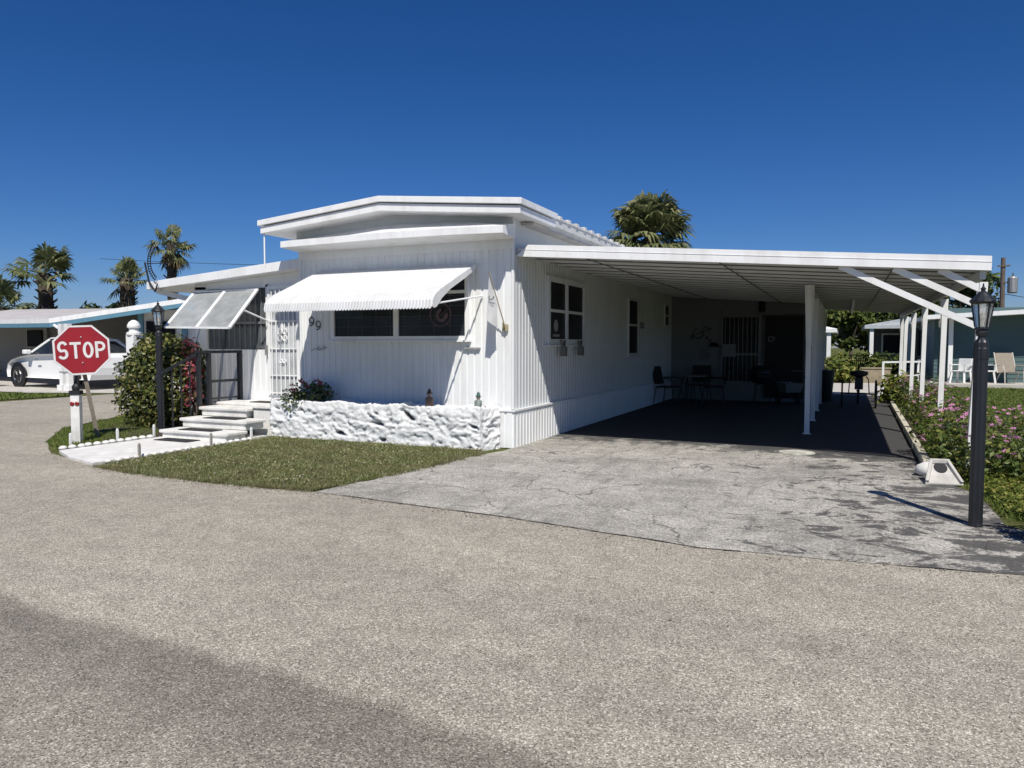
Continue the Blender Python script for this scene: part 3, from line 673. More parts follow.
# front awning
aw = MB(); ax0, ax1 = -7.74, -4.93; prof = [(9.69,2.66),(9.3,2.50),(8.9,2.33),(8.62,2.215),(8.50,2.15),(8.43,2.08),(8.405,1.98)]
nx = 57*4; G0 = len(prof)
for i in range(nx+1):
    x = ax0+(ax1-ax0)*i/nx; s = abs(math.sin(PI*i/4)) ; 
    for j, (yy, zz) in enumerate(prof):
        dz = 0.017*s; dd = dz if j < 5 else 0
        aw.v.append((x, yy-(0.0 if j < 4 else 0.010*s), zz+dd-(0.022*s if j == G0-1 else 0)))
for i in range(nx):
    for j in range(G0-1): aw.f.append((i*G0+j, i*G0+j+1, (i+1)*G0+j+1, (i+1)*G0+j)); aw.m.append(0)
AWNP = simple('awning_paint', (0.66,0.665,0.66), 0.45, var=0.05, scale=2.0, dirt=(0.5,0.49,0.46))
awn = obj('awning', aw, AWNP, home, solid=0.004)
for x in (ax0-0.006, ax1+0.006):
    e = MB()
    P0 = [(yy, zz+0.014) for yy, zz in prof]; P1 = [(9.69,2.60),(9.3,2.42),(8.9,2.25),(8.66,2.11),(8.60,2.05),(8.52,1.99),(8.46,1.975)]
    n = len(P0); vs = [(x-0.005,)+p for p in P0+P1]+[(x+0.005,)+p for p in P0+P1]
    e.add(vs, [(i,i+1,n+i+1,n+i) for i in range(n-1)]+[(2*n+i+1,2*n+i,3*n+i,3*n+i+1) for i in range(n-1)]+[(i+1,i,2*n+i,2*n+i+1) for i in range(n-1)]+[(n+i,n+i+1,3*n+i+1,3*n+i) for i in range(n-1)])
    obj('end_trim', e, WHITE3, awn)
for x in (ax0+0.04, ax1-0.02): obj('support_arm', MB().tube([(x, 8.50, 2.03), (x+0.12, YF-0.01, 2.20)], 0.014, 6), WHITE3, awn)

# ---- the sun room on the left
YS = 10.2
w = MB(); ribwall(w, (-11.05,YS), (-8.17,YS), 0.45, 1.40, 0.13, 0.012, (0,-1))
w.box(-11.05,-10.78,YS,YS+0.1,1.40,2.55); w.box(-9.36,-9.30,YS,YS+0.1,1.40,2.55); w.prism([(-11.05,2.5),(-8.17,2.5),(-8.17,2.788),(-11.05,2.584)], 'y', YS, YS+0.1); w.box(-8.62,-8.17,YS,YS+0.1,1.40,2.55)
w.box(-11.05,-8.17,YS+0.02,YS+0.1,0.0,1.40); w.box(-11.05,-10.95,YS+0.11,22,0,2.8)
obj('sunroom_wall', w, WHITE2, home)
obj('louvre_window', MB().box(-10.78,-9.36,YS+0.06,YS+0.09,1.40,2.50), simple('louvre_pane', (0.10,0.11,0.115), 0.4, var=0.2), home)
lv = MB()
for i in range(12): a = -10.76+1.38*i/11; lv.box(a-0.012, a+0.012, YS+0.035, YS+0.058, 1.42, 2.48)
lv.box(-10.78,-9.36,YS+0.02,YS+0.058,1.86,1.90)
obj('window_bars', lv, simple('dim_window_frame', (0.16,0.17,0.18), 0.6), home)
r = MB()                                                      # its flat sloping roof
r.prism([(-12.0,2.52),(-8.17,2.79),(-8.17,2.95),(-12.0,2.66)], 'y', 9.94, 22)
sr = obj('sunroom_roof', r, WHITE3, home, bevel=0.006)
b = MB(); b.bar((-11.9,10.1,2.50), (-11.06,10.25,2.30), 0.05, 0.09)
obj('eave_bracket', b, WHITE3, sr)
# prop-up screen flap over the window
fl = MB(); TL, TR, BL, BR = Vector((-10.96,10.12,2.455)), Vector((-9.46,10.12,2.47)), Vector((-10.74,9.26,1.79)), Vector((-9.28,9.26,1.765))
TM = (TL+TR)/2; BM = (BL+BR)/2
for a, b in ((TL,BL),(TR,BR),(TM,BM)): fl.bar(a, b, 0.055, 0.03)
fl.bar(BL, BR, 0.06, 0.034); fl.bar(TL, TR, 0.05, 0.028)
flap = obj('window_flap', fl, WHITE3, home)
obj('screen', MB().poly([TL,TR,BR,BL]), SCREEN, flap)
obj('support_arm', MB().tube([TR.lerp(BR,0.55), (-9.28,YS-0.01,1.90)], 0.016, 6), WHITE3, flap); obj('support_arm', MB().tube([TL.lerp(BL,0.55), (-10.9,YS-0.01,1.90)], 0.016, 6), WHITE3, flap)
# grilled front door
dr = MB(); dr.box(-9.30,-9.24,YS-0.03,YS+0.05,0.60,2.52); dr.box(-8.66,-8.60,YS-0.03,YS+0.05,0.60,2.52); dr.box(-9.24,-8.66,YS-0.03,YS+0.05,2.46,2.52)
door = obj('front_door', dr, WHITE3, home)
obj('door_panel', MB().box(-9.24,-8.66,YS-0.016,YS-0.004,0.60,2.46), simple('door_pane', (0.50,0.52,0.53), 0.3, var=0.35, scale=2.5), door)
gb = MB()
for i in range(6): x = -9.19+0.48*i/5; gb.tube([(x,YS-0.045,0.60),(x,YS-0.045,2.46)], 0.011, 6)
for z in (0.95, 1.42, 1.90, 0.64): gb.bar((-9.24,YS-0.043,z), (-8.66,YS-0.043,z), 0.022, 0.022)
for z, s in ((1.72,1.0),(1.60,1.0),(1.20,0.7)):
    for d in (-1, 1): gb.ring((-8.95+d*0.055*s,YS-0.05,z), 0.045*s, 0.010, (0,1,0), 12, 5)
gb.add([(-8.95,YS-0.055,1.92),(-8.91,YS-0.055,1.80),(-8.95,YS-0.055,1.70),(-8.99,YS-0.055,1.80)], [(0,1,2,3)])
obj('grille', gb, WHITE3, door)
hd = MB(); hd.box(-9.33,-9.29,YS-0.07,YS-0.032,1.34,1.48); hd.tube([(-9.31,YS-0.08,1.40),(-9.31,YS-0.08,1.30)], 0.012, 6)
obj('handle', hd, STEEL, door)

# ---- rear wall under the carport
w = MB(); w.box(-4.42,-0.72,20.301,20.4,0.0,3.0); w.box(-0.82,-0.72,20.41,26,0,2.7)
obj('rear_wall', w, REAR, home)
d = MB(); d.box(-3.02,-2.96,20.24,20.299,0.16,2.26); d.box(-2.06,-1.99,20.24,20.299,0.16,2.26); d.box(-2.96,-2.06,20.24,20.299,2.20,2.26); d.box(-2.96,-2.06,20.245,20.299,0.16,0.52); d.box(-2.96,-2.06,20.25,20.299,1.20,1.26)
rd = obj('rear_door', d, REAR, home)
obj('pane', MB().box(-2.96,-2.06,20.275,20.297,0.52,2.20), GLASSD, rd)
gb = MB()
for i in range(8): x = -2.90+0.78*i/7; gb.tube([(x,20.235,0.52),(x,20.235,2.20)], 0.012, 5)
gb.box(-2.98,-2.62,20.21,20.235,1.16,1.50)
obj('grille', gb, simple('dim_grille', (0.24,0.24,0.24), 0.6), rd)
d = MB(); d.box(-1.93,-1.89,20.22,20.299,0.1,2.25); d.box(-0.98,-0.94,20.22,20.299,0.1,2.25); d.box(-1.89,-0.98,20.22,20.299,2.20,2.25)
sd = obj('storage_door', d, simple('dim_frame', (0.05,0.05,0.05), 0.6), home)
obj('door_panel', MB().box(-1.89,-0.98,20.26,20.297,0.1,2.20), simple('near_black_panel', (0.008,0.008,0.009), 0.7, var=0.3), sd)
em = MB(); em.ring((-1.75,20.25,1.62), 0.07, 0.015, (0,1,0.3), 12, 4); em.bar((-1.82,20.25,1.58), (-1.62,20.25,1.68), 0.03, 0.01)
obj('door_ornament', em, simple('pale_metal', (0.30,0.30,0.30), 0.5), sd)

# ------------------------------------------------------------------ carport
cp = thing('carport', 'white flat roofed carport on slim posts along the right side of the home', 'carport', (-1.4, 16, 0))
def cz(x): return 2.905 - (x+4.3)*(0.435/5.8)
X0, X1, Y0, Y1 = -4.26, 1.45, 9.75, 23.3
r = MB(); r.prism([(XR+0.004,cz(XR)-0.10),(X1,cz(X1)-0.10),(X1,cz(X1)-0.02),(XR+0.004,cz(XR)-0.02)], 'y', Y0+0.06, Y1)
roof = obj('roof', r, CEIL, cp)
r = MB()
yy = Y0+0.42
while yy < Y1-0.2:
    a, b = Vector((XR+0.02,yy,cz(XR)-0.135)), Vector((X1-0.04,yy,cz(X1)-0.135)); r.bar(a+Vector((0,0,0.016)), b+Vector((0,0,0.016)), 0.03, 0.034); yy += 0.61
obj('roof_rib', r, simple('rib_paint', (0.58,0.59,0.59), 0.6, var=0.12, scale=2), roof)
r = MB(); yy = Y0+0.72
while yy < Y1-0.2:
    r.bar((XR+0.03,yy,cz(XR)-0.112),(X1-0.05,yy,cz(X1)-0.112),0.03,0.026); yy += 0.61
for xq in (-3.3,-1.5,0.5): r.bar((xq,Y0+0.1,cz(xq)-0.150),(xq,Y1-0.05,cz(xq)-0.150),0.014,0.012)
obj('roof_seam', r, simple('seam_shade', (0.13,0.125,0.115), 0.8, var=0.3), roof)  # dark joint strips, coloured to carry the shading contrast between the ribs
r = MB()
for xq in (-0.55, 1.40):
    ys_ = 13.4 if xq < 0 else Y0+0.08
    r.bar((xq, ys_, cz(xq)-0.20), (xq, Y1-0.03, cz(xq)-0.20), 0.06, 0.09)
obj('rafter', r, CEIL, cp)
r = MB(); r.add([(XR+0.02,Y0,cz(XR)-0.155),(X1+0.02,Y0,cz(X1)-0.155),(X1+0.02,Y0,cz(X1)+0.005),(X0+0.13,Y0,cz(X0)+0.005),
                 (XR+0.02,Y0+0.058,cz(XR)-0.155),(X1+0.02,Y0+0.058,cz(X1)-0.155),(X1+0.02,Y0+0.058,cz(X1)+0.005),(X0+0.13,Y0+0.058,cz(X0)+0.005)],
                [(0,1,2,3),(7,6,5,4),(1,5,6,2),(2,6,7,3),(0,4,5,1),(0,3,7,4)])
r.bar((XR+0.06,Y0-0.002,cz(XR)-0.06), (X1+0.02,Y0-0.002,cz(X1)-0.06), 0.006, 0.006)
obj('fascia', r, WHITE3, cp)
r = MB(); r.box(X1-0.001, X1+0.025, Y0+0.062, Y1, cz(X1)-0.15, cz(X1)+0.0)
obj('gutter', r, WHITE3, cp)
for yy in (13.22, 15.55, 17.9, 20.1, 22.4):
    p = MB(); zt = cz(-0.55)-(0.15 if yy < 13.3 else 0.25); p.box(-0.59,-0.51,yy-0.04,yy+0.04,0.004,zt)
    p.box(-0.615,-0.485,yy-0.06,yy+0.06,0.004,0.012)
    p.prism([(yy-0.06,zt),(yy+0.06,zt),(yy+0.046,zt-0.85),(yy-0.046,zt-0.85)], 'x', -0.585, -0.515)
    p.prism([(-0.625,zt),(-0.475,zt),(-0.505,zt-0.9),(-0.595,zt-0.9)], 'y', yy-0.025, yy+0.025)
    obj('post', p, WHITE, cp)
for i, yy in enumerate((9.86, 13.36, 16.45, 18.98, 21.3, 22.7)):
    p = MB(); zt = cz(1.40)-0.28; xb_ = 1.33 if i == 0 else 1.38
    p.bar((xb_,yy,0.0), (1.41,yy,zt), 0.09 if i == 0 else 0.075, 0.075, roll=0)
    p.prism([(1.345,zt),(1.455,zt),(1.44,zt-0.5),(1.36,zt-0.5)], 'y', yy-0.02, yy+0.02)
    obj('post', p, WHITE, cp)
for (xa_, za_, zb_) in ((-0.08,2.44,1.68),(0.50,2.39,1.92),(0.97,2.355,2.11)):
    p = MB(); p.bar((xa_,Y0+0.10,za_), (1.40,Y0+0.10,zb_), 0.05, 0.07); obj('brace', p, WHITE, cp)
p = MB(); p.bar((0.15,17.0,cz(0.15)-0.14),(0.15,22.5,cz(0.15)-0.20),0.05,0.06); obj('brace', p, CEIL, cp)

# ------------------------------------------------------------------ planter wall, steps, railing, path bits
cav = []
def rocky():
    mb = MB(); x0, x1, yf, zt = -8.42, -4.66, 9.22, 0.60
    # outline swept: left end -> front -> right end ; rows: ground to top, then top inwards
    path = []
    n1 = 12; n2 = 190; n3 = 24
    for i in range(n1): path.append((x0, YF-0.05-(YF-0.05-yf)*i/n1, Vector((-1,0))))
    for i in range(n2): path.append((x0+(x1-x0)*i/n2, yf, Vector((0,-1))))
    for i in range(n3+1): path.append((x1+0.16*i/n3, yf+(YF-0.06-yf)*i/n3, Vector((0,-1)).lerp(Vector((0.95,-0.3)), min(1.0, i/9)).normalized()))
    nz = 34; nt = 10
    for (x, y, n) in path:
        for j in range(nz+nt+1):
            zz = zt*min(1, j/nz) - 0.02; inw = 0.0 if j <= nz else (j-nz)/nt*0.22
            px, py = x - n.x*inw, y - n.y*inw
            ztop = 0.04*noise.noise(Vector((x*2.6,y*2.6,4)))+0.03*noise.noise(Vector((x*9,y*9,1)))
            q = Vector((px*4.2, py*4.2+1, zz*7.0+0.8*px)); w = q + 0.9*noise.noise_vector(q*0.8) + 0.25*noise.noise_vector(q*3.1)
            dist, _ = noise.voronoi(w, distance_metric='DISTANCE')
            gatev = max(0.12, min(1.0, 0.5+2.2*noise.noise(q*0.33+Vector((5,2,1)))))
            crev = 1-gatev*(1-min(1.0, (dist[1]-dist[0])*4.2)); big = noise.noise(q*0.5)
            facet = noise.cell(w*1.0)
            o = 0.024*crev + 0.022*big + 0.013*(1-abs(noise.noise(q*1.7))*2) + 0.009*(1-abs(noise.noise(q*4.1))*2) + 0.006*noise.noise(q*9) + 0.012*facet - 0.052
            hole = noise.noise(Vector((q.x*0.9,q.y,q.z*1.5))*1.2+Vector((9,3,7)))
            if noise.noise(q*0.6+Vector((1,8,2))) < -0.02: hole = 0
            if hole > 0.44: o -= 0.09*min(0.3, hole-0.44)/0.3
            cav.append(max(0.0, min(1.0, (hole-0.48)*4 if hole > 0.48 else 0)) if j < nz*0.92 else 0.0)
            top = max(0, min(1, (j-nz*0.86)/(nz*0.14)))
            mb.v.append((px+n.x*o*(1-0.5*top)-n.x*0.03*top, py+n.y*o*(1-0.5*top)-n.y*0.03*top, zz+(ztop*min(1,j/nz)+0.03*crev*top)))
    R = nz+nt+1
    for i in range(len(path)-1):
        for j in range(R-1): mb.f.append((i*R+j, (i+1)*R+j, (i+1)*R+j+1, i*R+j+1)); mb.m.append(0)
    return mb
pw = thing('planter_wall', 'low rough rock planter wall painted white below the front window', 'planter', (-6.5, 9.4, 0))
rk = obj('rock_face', rocky(), ROCK, pw, smooth=True); rk.data.attributes.new('cavity_shade', 'FLOAT', 'POINT').data.foreach_set('value', cav)
obj('soil', MB().box(-8.2,-4.7,9.40,YF-0.035,0.35,0.53), SOIL, pw)
steps = thing('porch_steps', 'white painted concrete steps with small landing up to the front door', 'steps', (-9.2, 9.0, 0))
for i, (ya_, z) in enumerate(((8.34,0.15),(8.74,0.30),(9.14,0.45))):
    xr = -8.45 if i < 2 else -8.82
    s = MB(); s.box(-9.84, xr-0.05, ya_+0.03, ya_+0.43, 0.0 if i == 0 else z-0.15, z-0.05); s.box(-9.88, xr, ya_, ya_+0.43, z-0.05, z)
    obj('step', s, CONC, steps, bevel=0.012)
s = MB(); s.box(-9.90,-8.47,9.572,10.17,0.0,0.45); s.box(-8.815,-8.43,9.28,9.571,0.0,0.43); s.box(-8.815,-8.425,9.25,9.573,0.452,0.50); s.box(-8.80,-8.44,9.30,9.57,0.431,0.451); s.box(-8.469,-8.43,9.572,10.17,0.0,0.45); s.box(-9.95,-8.425,9.575,10.18,0.452,0.50)
obj('landing', s, CONC, steps, bevel=0.010)
matspecs = [((-9.62,-8.92,8.02,8.28),0.031,'black rubber mat on the path at the foot of the steps'), ((-9.55,-8.85,8.42,8.66),0.151,'black rubber mat on the lowest step'),
            ((-9.45,-8.75,8.82,9.06),0.301,'black rubber mat on the middle step'), ((-9.30,-8.6,9.70,9.95),0.501,'black rubber mat on the landing before the door')]
for (a, z, lab) in matspecs:
    tag(obj('door_mat', MB().box(a[0],a[1],a[2],a[3],z,z+0.012), MAT, bevel=0.004), lab, 'mat', 'black mats on the steps')
rail = thing('porch_railing', 'dark grey metal railing along the landing and down the steps', 'railing', (-9.9, 9.6, 0.45))
for (x, y) in ((-9.92,9.20),(-9.92,9.42),(-9.92,10.12)):
    obj('post', MB().box(x-0.03,x+0.03,y-0.03,y+0.03,0.451,1.34), DARK, rail)
b = MB(); b.box(-9.955,-9.885,9.16,10.16,1.341,1.39); b.bar((-9.92,9.46,0.86),(-9.92,10.08,0.86),0.035,0.045); b.bar((-9.92,9.46,0.56),(-9.92,10.08,0.56),0.03,0.03)
obj('top_rail', b, DARK, rail)
b = MB(); b.bar((-9.93,9.17,1.33),(-9.93,8.42,1.014),0.035,0.045); b.tube([(-9.93,8.42,1.014),(-9.93,8.36,0.99),(-9.93,8.34,0.93)],0.02,6)
obj('handrail', b, DARK, rail)
for i in range(4):
    y = 9.02-0.18*i; obj('baluster', MB().bar((-9.93,y,0.03+max(0,(y-8.35))*0.4),(-9.93,y,1.29-(9.17-y)*0.42),0.018,0.018), DARK, rail)

def stone(i, x, y, r, lab, grp):
    mb = MB(); n = 9; prof = [(0.62,0),(1.0,0.25),(0.95,0.6),(0.6,0.95),(0.15,1.05)]
    for k, (q, z) in enumerate(prof): pass
    mb.lathe([(q*r, z*r*0.95) for q, z in prof], (0,0,0), n)
    mb.v = [(p[0]*(1+0.18*noise.noise(Vector((p[0]*20+i,p[1]*20,p[2]*20)))), p[1]*(1+0.18*noise.noise(Vector((p[0]*20,p[1]*20+i,3)))), p[2]) for p in mb.v]
    return mb
protos = None
seq = [(-10.02+0.015*(i % 3), 6.86+0.128*i) for i in range(12)]
for i, (x, y) in enumerate(seq):
    o = obj('edging_stone', stone(i,0,0,0.058,'',''), CONC, smooth=True, local=True); o.location = (x, y, 0.012)
    tag(o, 'rounded white edging stone along the path on its stop sign side', 'stone', 'white stones edging the path beside the stop sign')
for i in range(19):
    o = obj('edging_stone', stone(i+40,0,0,0.048,'',''), CONC, smooth=True, local=True); o.location = (-8.41+0.012*(i % 2), 6.34+0.135*i, 0.012)
    tag(o, 'rounded white edging stone between the path and the front lawn', 'stone', 'white stones edging the path beside the lawn')
stk = [((-10.20,7.10),'short white stake at the foot of the white reflector post'),((-10.10,7.78),'short white stake in the soil between reflector post and hedge'),((-10.08,8.42),'short white stake before the old lamp post'),
       ((-8.36,6.75),'short grey stake at the road end of the lawn edge'),((-8.36,7.95),'short grey stake halfway along the lawn edge'),((-8.36,8.75),'short white stake beside the right end of the lowest step')]
for i, ((x, y), lab) in enumerate(stk):
    s = MB(); s.box(x-0.014,x+0.014,y-0.014,y+0.014,0.0,0.19); s.lathe([(0.017,0.19),(0.017,0.20),(0.006,0.215)], (x,y,0), 4, 0, PI/4)
    tag(obj('garden_stake', s, WHITE if i in (0,1,2,5) else simple('grey_stake', (0.33,0.31,0.27), 0.8)), lab, 'stake', 'short stakes along the path')

# ------------------------------------------------------------------ stop sign, marker post, lamps
def stop_sign():
    c = Vector((-10.885,7.81,1.405)); base = Vector((-10.92,7.78,0)) + Vector((0.58,0.815,0))*0.23 - Vector((0.815,-0.58,0))*0.10
    t = thing('stop_sign', 'red octagonal stop sign with white border on a leaning post at the corner', 'road sign', base)
    nrm = Vector((0.815,-0.58,0.02)).normalized(); u = Vector((0,0,1)).cross(nrm).normalized(); v = nrm.cross(u)
    R = Matrix.Rotation(math.radians(2.5), 3, nrm); u = R @ u; v = R @ v
    M = Matrix(((u.x,v.x,nrm.x,c.x),(u.y,v.y,nrm.y,c.y),(u.z,v.z,nrm.z,c.z),(0,0,0,1)))
    ap = 0.388
    def octo(a): r = a/math.cos(PI/8); return [(r*math.cos(PI/8+k*PI/4), r*math.sin(PI/8+k*PI/4)) for k in range(8)]
    m = MB(); m.prism(octo(ap), 'z', -0.004, 0.0); obj('sign_plate', m.xf(M), SIGNRED, t)
    m = MB(); o, i = octo(ap-0.002), octo(ap-0.030); m.add([(p[0],p[1],0.003) for p in o+i], [(k,(k+1) % 8,8+(k+1) % 8,8+k) for k in range(8)]); obj('sign_border', m.xf(M), SIGNWHITE, t)
    m = MB(); w = 0.043; I = Matrix.Identity(4); h = 0.275
    def at(x): return Matrix.Translation((x, -h/2, 0.004))
    W = 0.115
    S = arc(0, h-0.075, W/2, 0.075-w/2+0.02, 25, 180, 10) + arc(0, h-0.075, W/2, 0.08, 180, 235, 4)[1:] + [(0.0,h*0.5)] + arc(0, 0.075, W/2, 0.08, 55, 0, 4) + arc(0, 0.075, W/2, 0.06, 0, -155, 10)[1:]
    stroke(m, S, w, at(-0.285)); 
    stroke(m, [(0,0),(0,h)], w, at(-0.095)); stroke(m, [(-0.085,h-w/2),(0.085,h-w/2)], w, at(-0.095), 0.0006)
    stroke(m, arc(0, h/2, 0.060, h/2-w/2, 0, 360, 24)[:-1], w, at(0.095), 0, True)
    X = 0.225
    stroke(m, [(0,0),(0,h)], w, at(X)); stroke(m, [(0,h-w/2),(0.055,h-w/2)]+arc(0.055, h-w/2-0.062, 0.060, 0.062, 90, -90, 10)+[(0,h-w/2-0.124)], w, at(X), 0.0006)
    m.v = [(p[0]*0.9,p[1]*0.93,p[2]) for p in m.v]
    obj('lettering', m.xf(M), SIGNWHITE, t)
    p = MB(); p.bar(base, c+Vector((0.58,0.815,0))*-0.08+Vector((0,0,0.30))-nrm*0.11, 0.09, 0.06); obj('post', p, GREYWD, t)
    for s in (-0.2, 0.2): obj('bolt', MB().lathe([(0.012,0),(0.012,0.010),(0.006,0.013)], (0,s,0.004), 8).xf(M), STEEL, t)
stop_sign()
t = thing('marker_post', 'short white painted wooden post with two red reflectors before the stop sign', 'post', (-10.56,7.46,0))
p = MB(); p.box(-0.062,0.062,-0.062,0.062,0.0,0.74); obj('post', p, simple('peeling_white_paint', (0.74,0.73,0.70), 0.7, var=0.15, scale=8, dirt=(0.35,0.32,0.28)), t, local=True, bevel=0.006)
p = MB(); p.box(-0.075,0.075,-0.075,0.075,0.741,0.80); p.lathe([(0.05,0.80),(0.06,0.86),(0.03,0.90)], (0,0,0), 8); obj('cap', p, BLACK, t, local=True)
for s in (-0.034, 0.034):
    p = MB(); p.lathe([(0.032,0.0),(0.032,0.010),(0.022,0.016)], (0,0,0), 14)
    p.xf(Matrix.Translation((s,-0.0625,0.605)) @ Matrix.Rotation(PI/2, 4, 'X')); obj('reflector', p, RED, t, local=True)
t.rotation_euler = (0,0,math.radians(35))

def lamp(name, label, loc, H, r, s=1.0):
    t = thing(name, label, 'street lamp', loc, 0, 'dark garden lamp posts')
    hp = H - 0.49*s - 0.076; n = 24; vs = MB(); prof = [(r*1.05,0),(r*1.05,0.02),(r,0.03),(r,hp-0.19),(r*1.07,hp-0.18),(r*1.07,hp-0.10),(r*1.0,hp-0.09),(r*1.0,hp-0.05),(r*0.8,hp-0.03),(r*0.6,hp-0.02),(r*0.5,hp)]
    vs.lathe(prof, (0,0,0), n)
    vs.v = [(p[0]*(0.93 if (k % 2) else 1), p[1]*(0.93 if (k % 2) else 1), p[2]) for k, p in enumerate(vs.v)]
    obj('post', vs, DARK, t, local=True)
    b = MB(); b.lathe([(0.05*s,hp),(0.062*s,hp+0.03),(0.058*s,hp+0.05),(0.075*s,hp+0.06),(0.075*s,hp+0.075)], (0,0,0), 6)
    gl = MB(); g0, g1 = hp+0.076, hp+0.076+0.26*s
    for k in range(6):
        a = 2*PI*k/6; b.bar((0.070*s*math.cos(a),0.070*s*math.sin(a),g0),(0.108*s*math.cos(a),0.108*s*math.sin(a),g1),0.014*s,0.014*s)
    b.lathe([(0.115*s,g1),(0.125*s,g1+0.012),(0.135*s,g1+0.016),(0.13*s,g1+0.03),(0.085*s,g1+0.085*s),(0.045*s,g1+0.13*s),(0.022*s,g1+0.145*s),(0.022*s,g1+0.16*s),(0.03*s,g1+0.17*s),(0.012*s,g1+0.19*s),(0.006*s,g1+0.23*s)], (0,0,0), 12)
    obj('lantern', b, DARK, t, local=True)
    gl.lathe([(0.064*s,g0),(0.102*s,g1-0.001)], (0,0,0), 6); obj('lamp_glass', gl, LGLASS, t, local=True)
    bb = MB(); bb.lathe([(0.012,g0),(0.016,g0+0.06*s),(0.03*s,g0+0.09*s),(0.03*s,g0+0.13*s),(0.01,g0+0.16*s)], (0,0,0), 8); obj('bulb', bb, simple('bulb_white', (0.7,0.68,0.6), 0.4), t, local=True)
    return t
lamp('lamp_post', 'dark grey fluted lamp post with lantern at the right driveway edge', (1.01,7.05,0), 1.99, 0.052, 0.72)
lamp('lamp_post', 'slim dark lamp post with lantern standing at the hedge by the steps', (-10.72,9.10,0), 2.24, 0.055, 0.85)

# ------------------------------------------------------------------ plants near the home
HX = 0.13
h = thing('hedge_bush', 'large rounded green bush between the stop sign and the porch steps', 'bush', (-11.4,9.7,0))
cl = [((-11.55,9.75,0.85),(0.78,0.62,0.80)),((-12.0,9.7,0.65),(0.42,0.5,0.68)),((-11.08,9.75,0.75),(0.45,0.5,0.72)),((-11.5,9.75,1.30),(0.55,0.45,0.40)),((-11.08,9.85,1.22),(0.36,0.4,0.36)),((-11.9,9.75,1.15),(0.35,0.4,0.35)),((-11.42,9.45,0.4),(0.6,0.4,0.4))]
cl = [((c[0]+HX,c[1],c[2]),(r[0]*0.9,r[1],r[2])) for c,r in cl]
m = MB(); cloud(m, cl, 9500, 0.085, 0.72, 0.3, 0.6); obj('foliage', m, HEDGE, h)
m = MB()
for k in range(14):
    a = rng.uniform(0,2*PI); m.tube([(-11.4+rng.uniform(-.4,.4),9.7,0.0),(-11.4+math.cos(a)*0.5,9.7+math.sin(a)*0.3,0.6),(-11.4+math.cos(a)*0.75,9.7+math.sin(a)*0.42,1.2)], [0.025,0.018,0.006], 5)
obj('stem', m, BARK, h)
t = thing('croton_plant', 'red leaved croton plant between the green bush and the porch railing', 'plant', (-10.55,10.05,0))
m = MB(); cloud(m, [((-10.62,9.66,1.40),(0.17,0.13,0.24)),((-10.56,9.66,1.0),(0.15,0.15,0.32)),((-10.56,9.68,0.6),(0.14,0.14,0.28))], 270, 0.13, 0.3, 0.6, 0.45); obj('foliage', m, CROTON, t)
m = MB()
for k in range(6): m.tube([(-10.56,9.70,0),(-10.56+rng.uniform(-.12,.12),9.68,0.7),(-10.6+rng.uniform(-.15,.15),9.66,1.4)], [0.015,0.012,0.005], 5)
obj('stem', m, BARK, t)
t = thing('rose_bush', 'small flowering bush with dark red blooms at the left end of the rock planter', 'bush', (-7.75,9.45,0.5))
m = MB(); cloud(m, [((-7.75,9.42,0.72),(0.34,0.2,0.20)),((-7.55,9.42,0.74),(0.22,0.18,0.16)),((-8.05,9.40,0.66),(0.24,0.18,0.14)),((-8.0,9.22,0.56),(0.2,0.1,0.1))], 950, 0.062, 0.4, 0.4, 0.6); obj('foliage', m, ROSE, t)
for k in range(10):
    m = MB(); c = Vector((-7.75+rng.uniform(-.3,.35),9.35+rng.uniform(-.15,.1),0.80+rng.uniform(-.1,.14)))
    for q in range(8): leaf(m, c+rv()*0.012, (rv()+Vector((0,-0.5,0.5))).normalized(), 0.045, 0.9, 0.4)
    obj('bloom', m, ROSEP, t)
m = MB()
for k in range(7): m.tube([(-7.75,9.45,0.5),(-7.75+rng.uniform(-.35,.35),9.42+rng.uniform(-.1,.1),0.8)], [0.008,0.003], 4)
obj('stem', m, BARK, t)

def figurine(label, loc, hh, cb, ch):
    t = thing('garden_figurine', label, 'figurine', loc)
    b = MB(); s = hh; b.lathe([(0.16*s,0),(0.20*s,0.05*s),(0.19*s,0.30*s),(0.14*s,0.52*s),(0.07*s,0.60*s)], (0,0,0), 10); b.lathe([(0.05*s,0),(0.06*s,0.2*s),(0.03*s,0.28*s)], (0.17*s,-0.03*s,0.28*s), 6); b.lathe([(0.05*s,0),(0.06*s,0.2*s),(0.03*s,0.28*s)], (-0.17*s,-0.03*s,0.28*s), 6)
    obj('body', b, cb, t, local=True, smooth=True)
    b = MB(); b.lathe([(0.04*s,0.58*s),(0.105*s,0.64*s),(0.115*s,0.72*s),(0.08*s,0.80*s),(0.02*s,0.83*s)], (0,0,0), 10); b.lathe([(0.03*s,0),(0.03*s,0.03*s),(0.01*s,0.05*s)], (0,-0.11*s,0.69*s), 6)
    obj('head', b, simple('clay_skin', (0.40,0.30,0.24), 0.7), t, local=True, smooth=True)
    b = MB(); b.lathe([(0.17*s,0.75*s),(0.17*s,0.77*s),(0.11*s,0.79*s),(0.08*s,0.92*s),(0.02*s,1.0*s)], (0,0,0), 10); obj('hat', b, ch, t, local=True, smooth=True)
figurine('small brown garden figurine on the planter wall below the window', (-5.53,9.36,0.56), 0.29, simple('brown_glaze', (0.28,0.17,0.10), 0.5, var=0.3, scale=20), simple('dark_brown_glaze', (0.08,0.055,0.035), 0.5))
figurine('small green garden figurine at the right end of the planter wall', (-4.76,9.42,0.55), 0.27, simple('grey_green_glaze', (0.20,0.24,0.22), 0.5, var=0.3, scale=20), simple('green_glaze', (0.03,0.09,0.075), 0.5))

